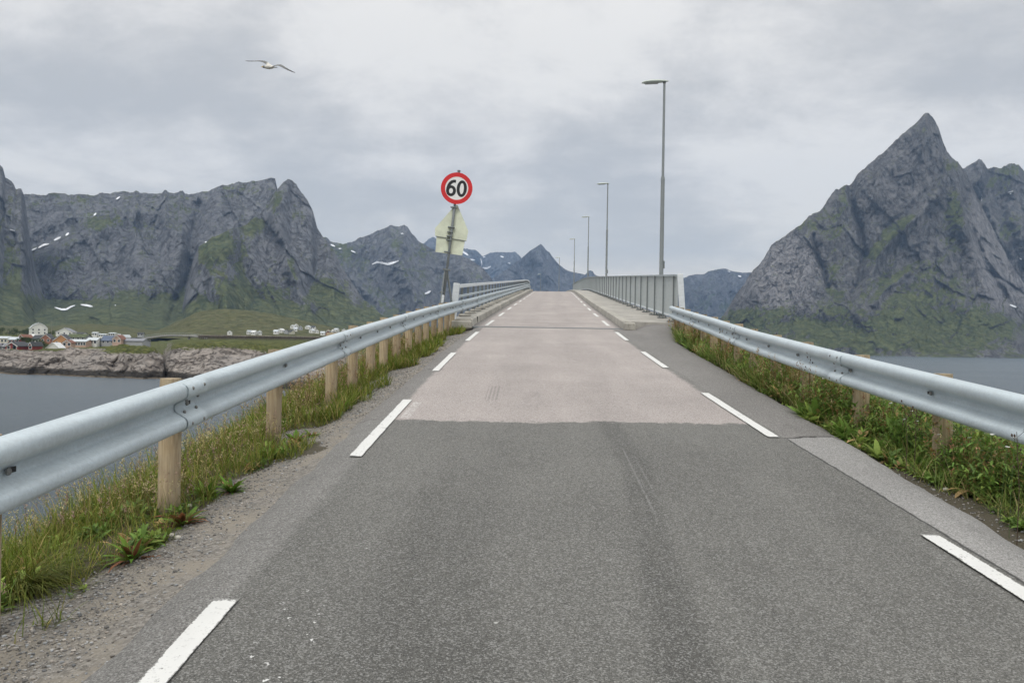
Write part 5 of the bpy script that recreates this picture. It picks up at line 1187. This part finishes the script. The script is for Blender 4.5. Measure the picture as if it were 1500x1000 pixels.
# leafy low plants
def rosettes(L, n, d0, d1, o0, o1, size, nl, pal, el=(.25, 1.1), wf=.28, thr=.4, seed=0, lift=0.0):
    d, o = scatter(n, d0, d1, o0, o1); k = lmask(d, o); c = fbm(d*1.3+seed*3, o*1.9, s=90+seed, o=3)
    keep = U(0, 1, n) < sm(thr, .8, k)*sm(.38, .6, c); d, o = d[keep], o[keep]; n = len(d); P = gpt(d, o)
    s_ = U(size[0], size[1], n); m = nl; P = np.repeat(P, m, 0); s2 = np.repeat(s_, m)*U(.55, 1.15, n*m); N = n*m
    pc = np.array([q[0] for q in pal])[rng.choice(len(pal), n, p=[q[1] for q in pal])]; col = np.repeat(pc, m, 0)*U(.7, 1.3, N)[:, None]
    az = U(0, 2*np.pi, N); P = P+np.stack([np.cos(az), np.sin(az), 0*az], -1)*.012; P[:, 2] += U(0, .5, N)*s2*.6+lift*U(0, 1, N)*np.repeat(U(.3, 1, n), m); P[:, :2] += rng.normal(0, .03 if lift else 0, (N, 2))
    L.blades(P, s2, s2*wf*U(.7, 1.2, N), az, U(el[0], el[1], N), U(.3, 1.3, N), col, mid=1.0, basew=.3)
LP = [((.17, .28, .06), .42), ((.26, .35, .08), .32), ((.13, .21, .06), .16), ((.44, .30, .14), .10)]
L = Leaves()
rosettes(L, 3800, 2.2, 9, 2.5, 4.2, (.07, .19), 12, LP, seed=1, wf=.30, el=(.3, 1.4))
rosettes(L, 4200, 9, 23.6, 2.6, 4.4, (.12, .30), 11, LP, seed=1, wf=.28, el=(.3, 1.4))
rosettes(L, 6500, 2.2, 20, 2.4, 3.7, (.03, .09), 14, LP, seed=5, wf=.45, el=(.1, 1.4))
rosettes(L, 2600, 4.5, 23.4, 2.95, 4.0, (.05, .12), 22, LP, seed=8, wf=.26, el=(.2, 1.4), lift=.56)
rosettes(L, 1500, 2.5, 6, 2.85, 4.0, (.05, .11), 18, LP, seed=8, wf=.26, el=(.2, 1.4), lift=.38)
tag(L.build('weeds'), kind='stuff')
L = Leaves()
rosettes(L, 1100, 1.8, 9, -4.2, -2.65, (.04, .12), 12, LP, seed=2, wf=.28, el=(.2, 1.4), lift=.05)
rosettes(L, 700, 9, 24, -4.2, -2.7, (.08, .18), 9, LP, seed=2, wf=.30)
rosettes(L, 800, 1.8, 24, -3.6, -2.6, (.02, .06), 12, LP, seed=7, wf=.5)
tag(L.build('weeds'), kind='stuff')
# dry stalks with seed heads
def stalks(L, n, d0, d1, o0, o1, hh, pal, hcol, nseed=12, spread=.02, thr=.4, leaf=False, seed=0, hl=.016):
    d, o = scatter(n, d0, d1, o0, o1); k = lmask(d, o); c = fbm(d*1.1+seed*7, o*1.1, s=120+seed, o=3); keep = U(0, 1, n) < sm(thr, .8, k)*sm(.35, .6, c); d, o = d[keep], o[keep]; n = len(d)
    P = gpt(d, o); h = U(hh[0], hh[1], n); az = U(0, 2*np.pi, n); el = U(1.15, 1.54, n); cv = U(0, .35, n); col = np.array([q[0] for q in pal])[rng.choice(len(pal), n, p=[q[1] for q in pal])]*U(.7, 1.3, n)[:, None]
    w = .0028*(1+.09*np.clip(d-5, 0, 20))
    for off in (0, np.pi/2): L.blades(P, h, w, az, el, cv, col, mid=.9, twist=np.full(n, off) if off else None)
    e = el-cv*.5; T_ = P+np.stack([np.cos(az)*np.cos(e), np.sin(az)*np.cos(e), np.sin(e)], -1)*(h*.97)[:, None]
    m = nseed; N = n*m; PP = np.repeat(T_, m, 0); PP[:, 2] -= U(0, 1, N)*np.repeat(h, m)*.22; PP = PP+rng.normal(0, 1, (N, 3))*spread*.35
    hc = np.array(hcol)[rng.integers(0, len(hcol), n)]; L.blades(PP, U(.6, 1.4, N)*hl*np.repeat(1+.05*np.clip(d-5, 0, 20), m), np.repeat(w, m)*2.4, U(0, 2*np.pi, N), U(.2, 1.3, N), U(0, .5, N), np.repeat(hc, m, 0)*U(.7, 1.3, N)[:, None])
    if leaf:
        m = 11; N = n*m; f_ = U(.05, .8, N); PP = np.repeat(P, m, 0)*(1-f_[:, None])+np.repeat(T_, m, 0)*f_[:, None]
        L.blades(PP, U(.05, .13, N), U(.010, .022, N), U(0, 2*np.pi, N), U(.2, 1.0, N), U(.5, 1.5, N), rcol(N, (.20, .30, .07), .35), basew=.3)
L = Leaves()
DRY = [((.26, .20, .10), .5), ((.20, .11, .06), .3), ((.12, .13, .05), .2)]
stalks(L, 2400, 1.8, 9, -4.3, -2.8, (.18, .45), DRY, [(.42, .36, .16), (.32, .22, .17), (.46, .40, .22)], seed=1)
stalks(L, 1500, 9, 24, -4.4, -2.8, (.25, .55), DRY, [(.44, .36, .18), (.34, .22, .14)], seed=1)
tag(L.build('tall_grass'), kind='stuff')
L = Leaves()
RED = [((.40, .20, .09), .45), ((.36, .28, .13), .35), ((.17, .20, .06), .2)]
stalks(L, 3600, 2.4, 9, 2.85, 4.4, (.20, .52), RED, [(.38, .20, .10), (.48, .38, .22), (.28, .14, .08)], seed=2, leaf=True)
stalks(L, 5200, 9, 23.4, 2.9, 4.5, (.30, .72), RED, [(.40, .24, .11), (.48, .38, .22), (.28, .17, .08)], seed=2, leaf=True, thr=.45)
tag(L.build('tall_grass'), kind='stuff')
# single plants one can point to
def dock(px, py, s, label, red=.3, n=26, seed=0, name='dock_plant'):
    d, o = hit(px, py); P0 = gpt(np.array([d]), np.array([o]))[0]; L = Leaves(); N = int(n*1.7); az = U(0, 2*np.pi, N); P = np.repeat(P0[None], N, 0)+np.stack([np.cos(az), np.sin(az), 0*az], -1)*.01
    el = U(.45, 1.45, N); ln = U(.45, 1.15, N)*s; isr = (U(0, 1, N) < red)[:, None]; col = np.where(isr, rcol(N, (.22, .10, .05), .35), rcol(N, (.14, .25, .035), .3))
    L.blades(P, ln, ln*U(.13, .24, N), az, el, U(.5, 1.5, N), col, mid=1.0, basew=.25)
    L.blades(P, ln*.55, np.full(N, .006), az, el-.05, U(.1, .3, N), rcol(N, (.22, .07, .05), .2))
    N2 = 8; az = U(0, 2*np.pi, N2); P = np.repeat(P0[None], N2, 0); L.blades(P, U(.7, 1.4, N2)*s, np.full(N2, .006), az, U(-.02, .35, N2), U(-.1, .3, N2), rcol(N2, (.26, .12, .08), .2))
    tag(L.build(name, origin=P0), label, 'plant', 'leafy plants on the gravel shoulder')
dock(192, 822, .21, 'upright green and reddish leafy plant on the gravel, nearest to the camera', .35, 18)
dock(266, 770, .20, 'spreading leafy plant with red stems at the foot of the nearest whole timber post', .4, 20)
dock(338, 722, .17, 'dense bright green leafy tuft on the gravel beyond the first timber post', .0, 34)
dock(300, 728, .15, 'green leafy tuft touching the right side of the first timber post', .0, 24)
dock(432, 650, .19, 'leafy plant with reddish leaves on the gravel just right of the second timber post', .4, 24)
dock(395, 672, .17, 'low green plant in front of the second timber post', .15, 24)
dock(500, 602, .18, 'reddish brown leafy plant at the foot of the third timber post', .7, 22)
dock(455, 640, .12, 'small green plant at the gravel edge beyond the second timber post', .1, 20)
# drooping tuft of long grass at the left edge
d_, o_ = hit(30, 870); P0 = gpt(np.array([d_]), np.array([o_]))[0]; L = Leaves(); N = 420; P = P0+np.concatenate([rng.normal(0, .045, (N, 2)), np.zeros((N, 1))], 1)
L.blades(P, U(.22, .46, N), U(.003, .006, N), U(-1.2, 1.0, N), U(.9, 1.5, N), U(1.0, 2.4, N), rcol(N, (.14, .16, .035), .4)); tag(L.build('grass_tuft', origin=P0), 'drooping yellow green tuft of long grass at the left edge, beside the nearest post', 'plant')
# white flowers
M_PET = simple('white_petal', (.78, .78, .74), .6); M_DISC = simple('flower_centre', (.45, .30, .06), .7); M_STEM = simple('flower_stem', (.07, .12, .03), .7)
def daisy():
    mb = MB(); mb.tube([(0, 0, 0), (.006, .004, .17), (.0, 0, .34)], .0022, 5); n = 9; 
    for k_ in range(n):
        an = 2*math.pi*k_/n; c, s = math.cos(an), math.sin(an); q = [(.003, 0), (.012, .0042), (.020, .003), (.020, -.003), (.012, -.0042)]
        mb.prism([(x*c-y*s, x*s+y*c, .342+.1*x) for x, y in q], (0, 0, 0), (0, 0, .0012))
    o = mb.build('daisy', M_PET); o.data.materials.append(M_STEM)
    for p in o.data.polygons:
        if p.center.z < .339: p.material_index = 1
    return o
dz0 = daisy(); tag(dz0, 'small white daisy among the green weeds below the right guardrail', 'flower', 'white daisies under the right guardrail')
fl = [(1258, 572), (1293, 585), (1318, 584), (1325, 590), (1345, 600), (1351, 601), (1371, 607), (1340, 613), (1343, 615), (1399, 634), (1358, 598), (1328, 612), (1385, 628), (1190, 540), (1222, 560), (1246, 575), (1420, 615), (1435, 640), (1450, 628), (1466, 652), (1480, 640), (1432, 658), (1205, 552), (1378, 668), (1384, 668)]
for i, (px, py) in enumerate(fl):
    dd_ = np.interp(px, [1190, 1260, 1400, 1480], [10.5, 8.6, 6.4, 5.3])+random.uniform(-.2, .4)
    p = at(px, py, dd_); o_ = float(p[0]-xc(dd_)); zg = float(ground_z(np.array([dd_]), np.array([o_]))[0]); f_ = dz0 if i == 0 else copy_tree(dz0)
    f_.location = (p[0], p[1], zg-.01); k_ = max(.3, (p[2]-zg)/.34); f_.scale = (.75, .75, k_); f_.rotation_euler = (random.uniform(-.1, .35), random.uniform(-.2, .2), random.uniform(0, 6))
# dark seed stalks standing against the right guardrail
def stalk(px, ytop, ybot, d, label, dark=(.07, .045, .03)):
    a_ = at(px, ytop, d); o_ = float(a_[0]-xc(d)); zg = float(ground_z(np.array([d]), np.array([o_]))[0]); P0 = np.array([a_[0], d, zg]); h = a_[2]-zg; mb = MB()
    mb.tube([P0*0, (.01, 0, h*.5), (random.uniform(-.02, .02), 0, h)], [.003, .0025, .0015], 5)
    for q in range(9):
        z_ = h*U(.62, 1.0); an = U(0, 6.28); l_ = U(.02, .05); e_ = (math.cos(an)*l_, math.sin(an)*l_, z_+l_*.8); mb.tube([(0, 0, z_), e_], .0013, 4)
        mb.tube([e_, (e_[0]*1.05, e_[1]*1.05, e_[2]+.009), (e_[0]*1.08, e_[1]*1.08, e_[2]+.02)], [.003, .0075, .002], 6)
    o = mb.build('seed_stalk', simple('dry_stalk', dark, .9), origin=None); o.location = [float(q) for q in P0]; tag(o, label, 'plant', 'dry seed stalks standing in front of the right guardrail')
for px, yt, d_, lb in [(1328, 592, 6.6, 'dark branching seed stalk standing out against the lower wave of the right guardrail'), (1340, 598, 6.7, 'shorter dark seed stalk just right of the branching one on the right guardrail'), (1492, 632, 5.0, 'dark seed stalk at the right edge in front of the guardrail'), (1185, 520, 9.6, 'brown seed stalk crossing the bottom edge of the right guardrail, halfway along'),
                       (1133, 492, 11.6, 'thin brown seed stalk reaching the top of the right guardrail'), (1102, 486, 12.6, 'thin stalk left of the one reaching the top of the right guardrail'), (1152, 505, 10.9, 'stalk with small seeds between the long thin stalk and the brown one'), (1065, 476, 14.5, 'thin stalk in front of the far part of the right guardrail')]:
    stalk(px, yt, 0, d_, lb)
# ------------------------------------------------------------------ pebbles
def ico():
    bm_ = bmesh.new(); bmesh.ops.create_icosphere(bm_, subdivisions=1, radius=1); V = np.array([v.co[:] for v in bm_.verts]); Fx = np.array([[v.index for v in f.verts] for f in bm_.faces]); bm_.free(); return V, Fx
IV, IF = ico()
def pebbles(n, d0, d1, o0, o1, smin, smax, keepf, name='gravel'):
    d, o = scatter(n, d0, d1, o0, o1); k = keepf(d, o); d, o = d[k], o[k]; n = len(d); P = gpt(d, o)
    s = smin*(smax/smin)**(U(0, 1, n)**2.2); ax_ = s[:, None]*U(.6, 1.2, (n, 3))*[1, 1, .6]; an = U(0, 6.28, n); c, si = np.cos(an)[:, None], np.sin(an)[:, None]
    V = IV[None]*ax_[:, None]*(1+rng.normal(0, .12, (n, len(IV), 1))); x = V[..., 0]*c-V[..., 1]*si; y = V[..., 0]*si+V[..., 1]*c; V = np.stack([x, y, V[..., 2]], -1)+P[:, None]+np.array([0, 0, .001])+np.array([0, 0, .3])*s[:, None, None]
    T = (IF[None]+(np.arange(n)*len(IV))[:, None, None]).reshape(-1, 3); b = U(.10, .42, n)**1.0; t = U(-1, 1, n); col = np.stack([b*(1+.10*t), b*(.96+.02*t), b*(.90-.06*t)], -1)
    tag(meshnp(name, V.reshape(-1, 3), T=T, mat=M_STONE, col=np.repeat(col, len(IV), 0), smooth=False), kind='stuff')
pebbles(22000, 1.5, 9, -3.1, -2.1, .0030, .012, lambda d, o: (lmask(d, o) < .75) & (-o > 2.2+.10*vn(d*2, 0, 0, 3)) & (U(0, 1, len(d)) < .25+.75*sm(2.3, 2.6, -o)))
pebbles(5000, 9, 24, -2.9, -2.1, .006, .016, lambda d, o: (lmask(d, o) < .75) & (-o > 2.24))
pebbles(7000, 2.0, 14, 2.35, 3.3, .004, .014, lambda d, o: (o > eR(d)-.04) & (lmask(d, o) < .8))
for i, (px, py, s_, lb) in enumerate([(276, 744, .026, 'pale square stone beside the foot of the first timber post'), (250, 786, .020, 'cream pebble in front of the spreading red stemmed plant'), (259, 790, .022, 'white pebble right of the cream one'), (1297, 697, .030, 'pale stone at the edge of the right shoulder strip'), (1384, 718, .022, 'small tan stone near the right weeds'), (1342, 695, .022, 'grey white stone between the two right shoulder stones')]):
    d_, o_ = hit(px, py); p = gpt(np.array([d_]), np.array([o_]))[0]; bm_ = bmesh.new(); bmesh.ops.create_icosphere(bm_, subdivisions=2, radius=s_)
    for v in bm_.verts: v.co = v.co*(1+.25*(vn(v.co.x*60+i*9, v.co.y*60, v.co.z*60, i)-.5)); v.co.z *= .7
    me = bpy.data.meshes.new('stone'); bm_.to_mesh(me); bm_.free(); me.materials.append(simple('pale_stone', (.55, .52, .45), .8)); o = bpy.data.objects.new('stone', me); link(o); o.location = (p[0], p[1], p[2]+s_*.4); tag(o, lb, 'stone')
# ================================================================== haze
def m_haze():
    m = bpy.data.materials.new('haze_air'); m.use_nodes = True; t = m.node_tree; t.nodes.clear(); out = t.nodes.new('ShaderNodeOutputMaterial'); v = t.nodes.new('ShaderNodeVolumePrincipled')
    v.inputs['Color'].default_value = (.42, .63, .97, 1); v.inputs['Density'].default_value = HAZE; v.inputs['Anisotropy'].default_value = .0; t.links.new(v.outputs[0], out.inputs['Volume']); return m
HAZE = 7.4e-5
if HAZE > 0:
    mb = MB(); mb.box((0, 4000, (1350-22)/2), (16000, 14000, 1350+22)); hz = mb.build('haze', m_haze()); tag(hz, kind='stuff')
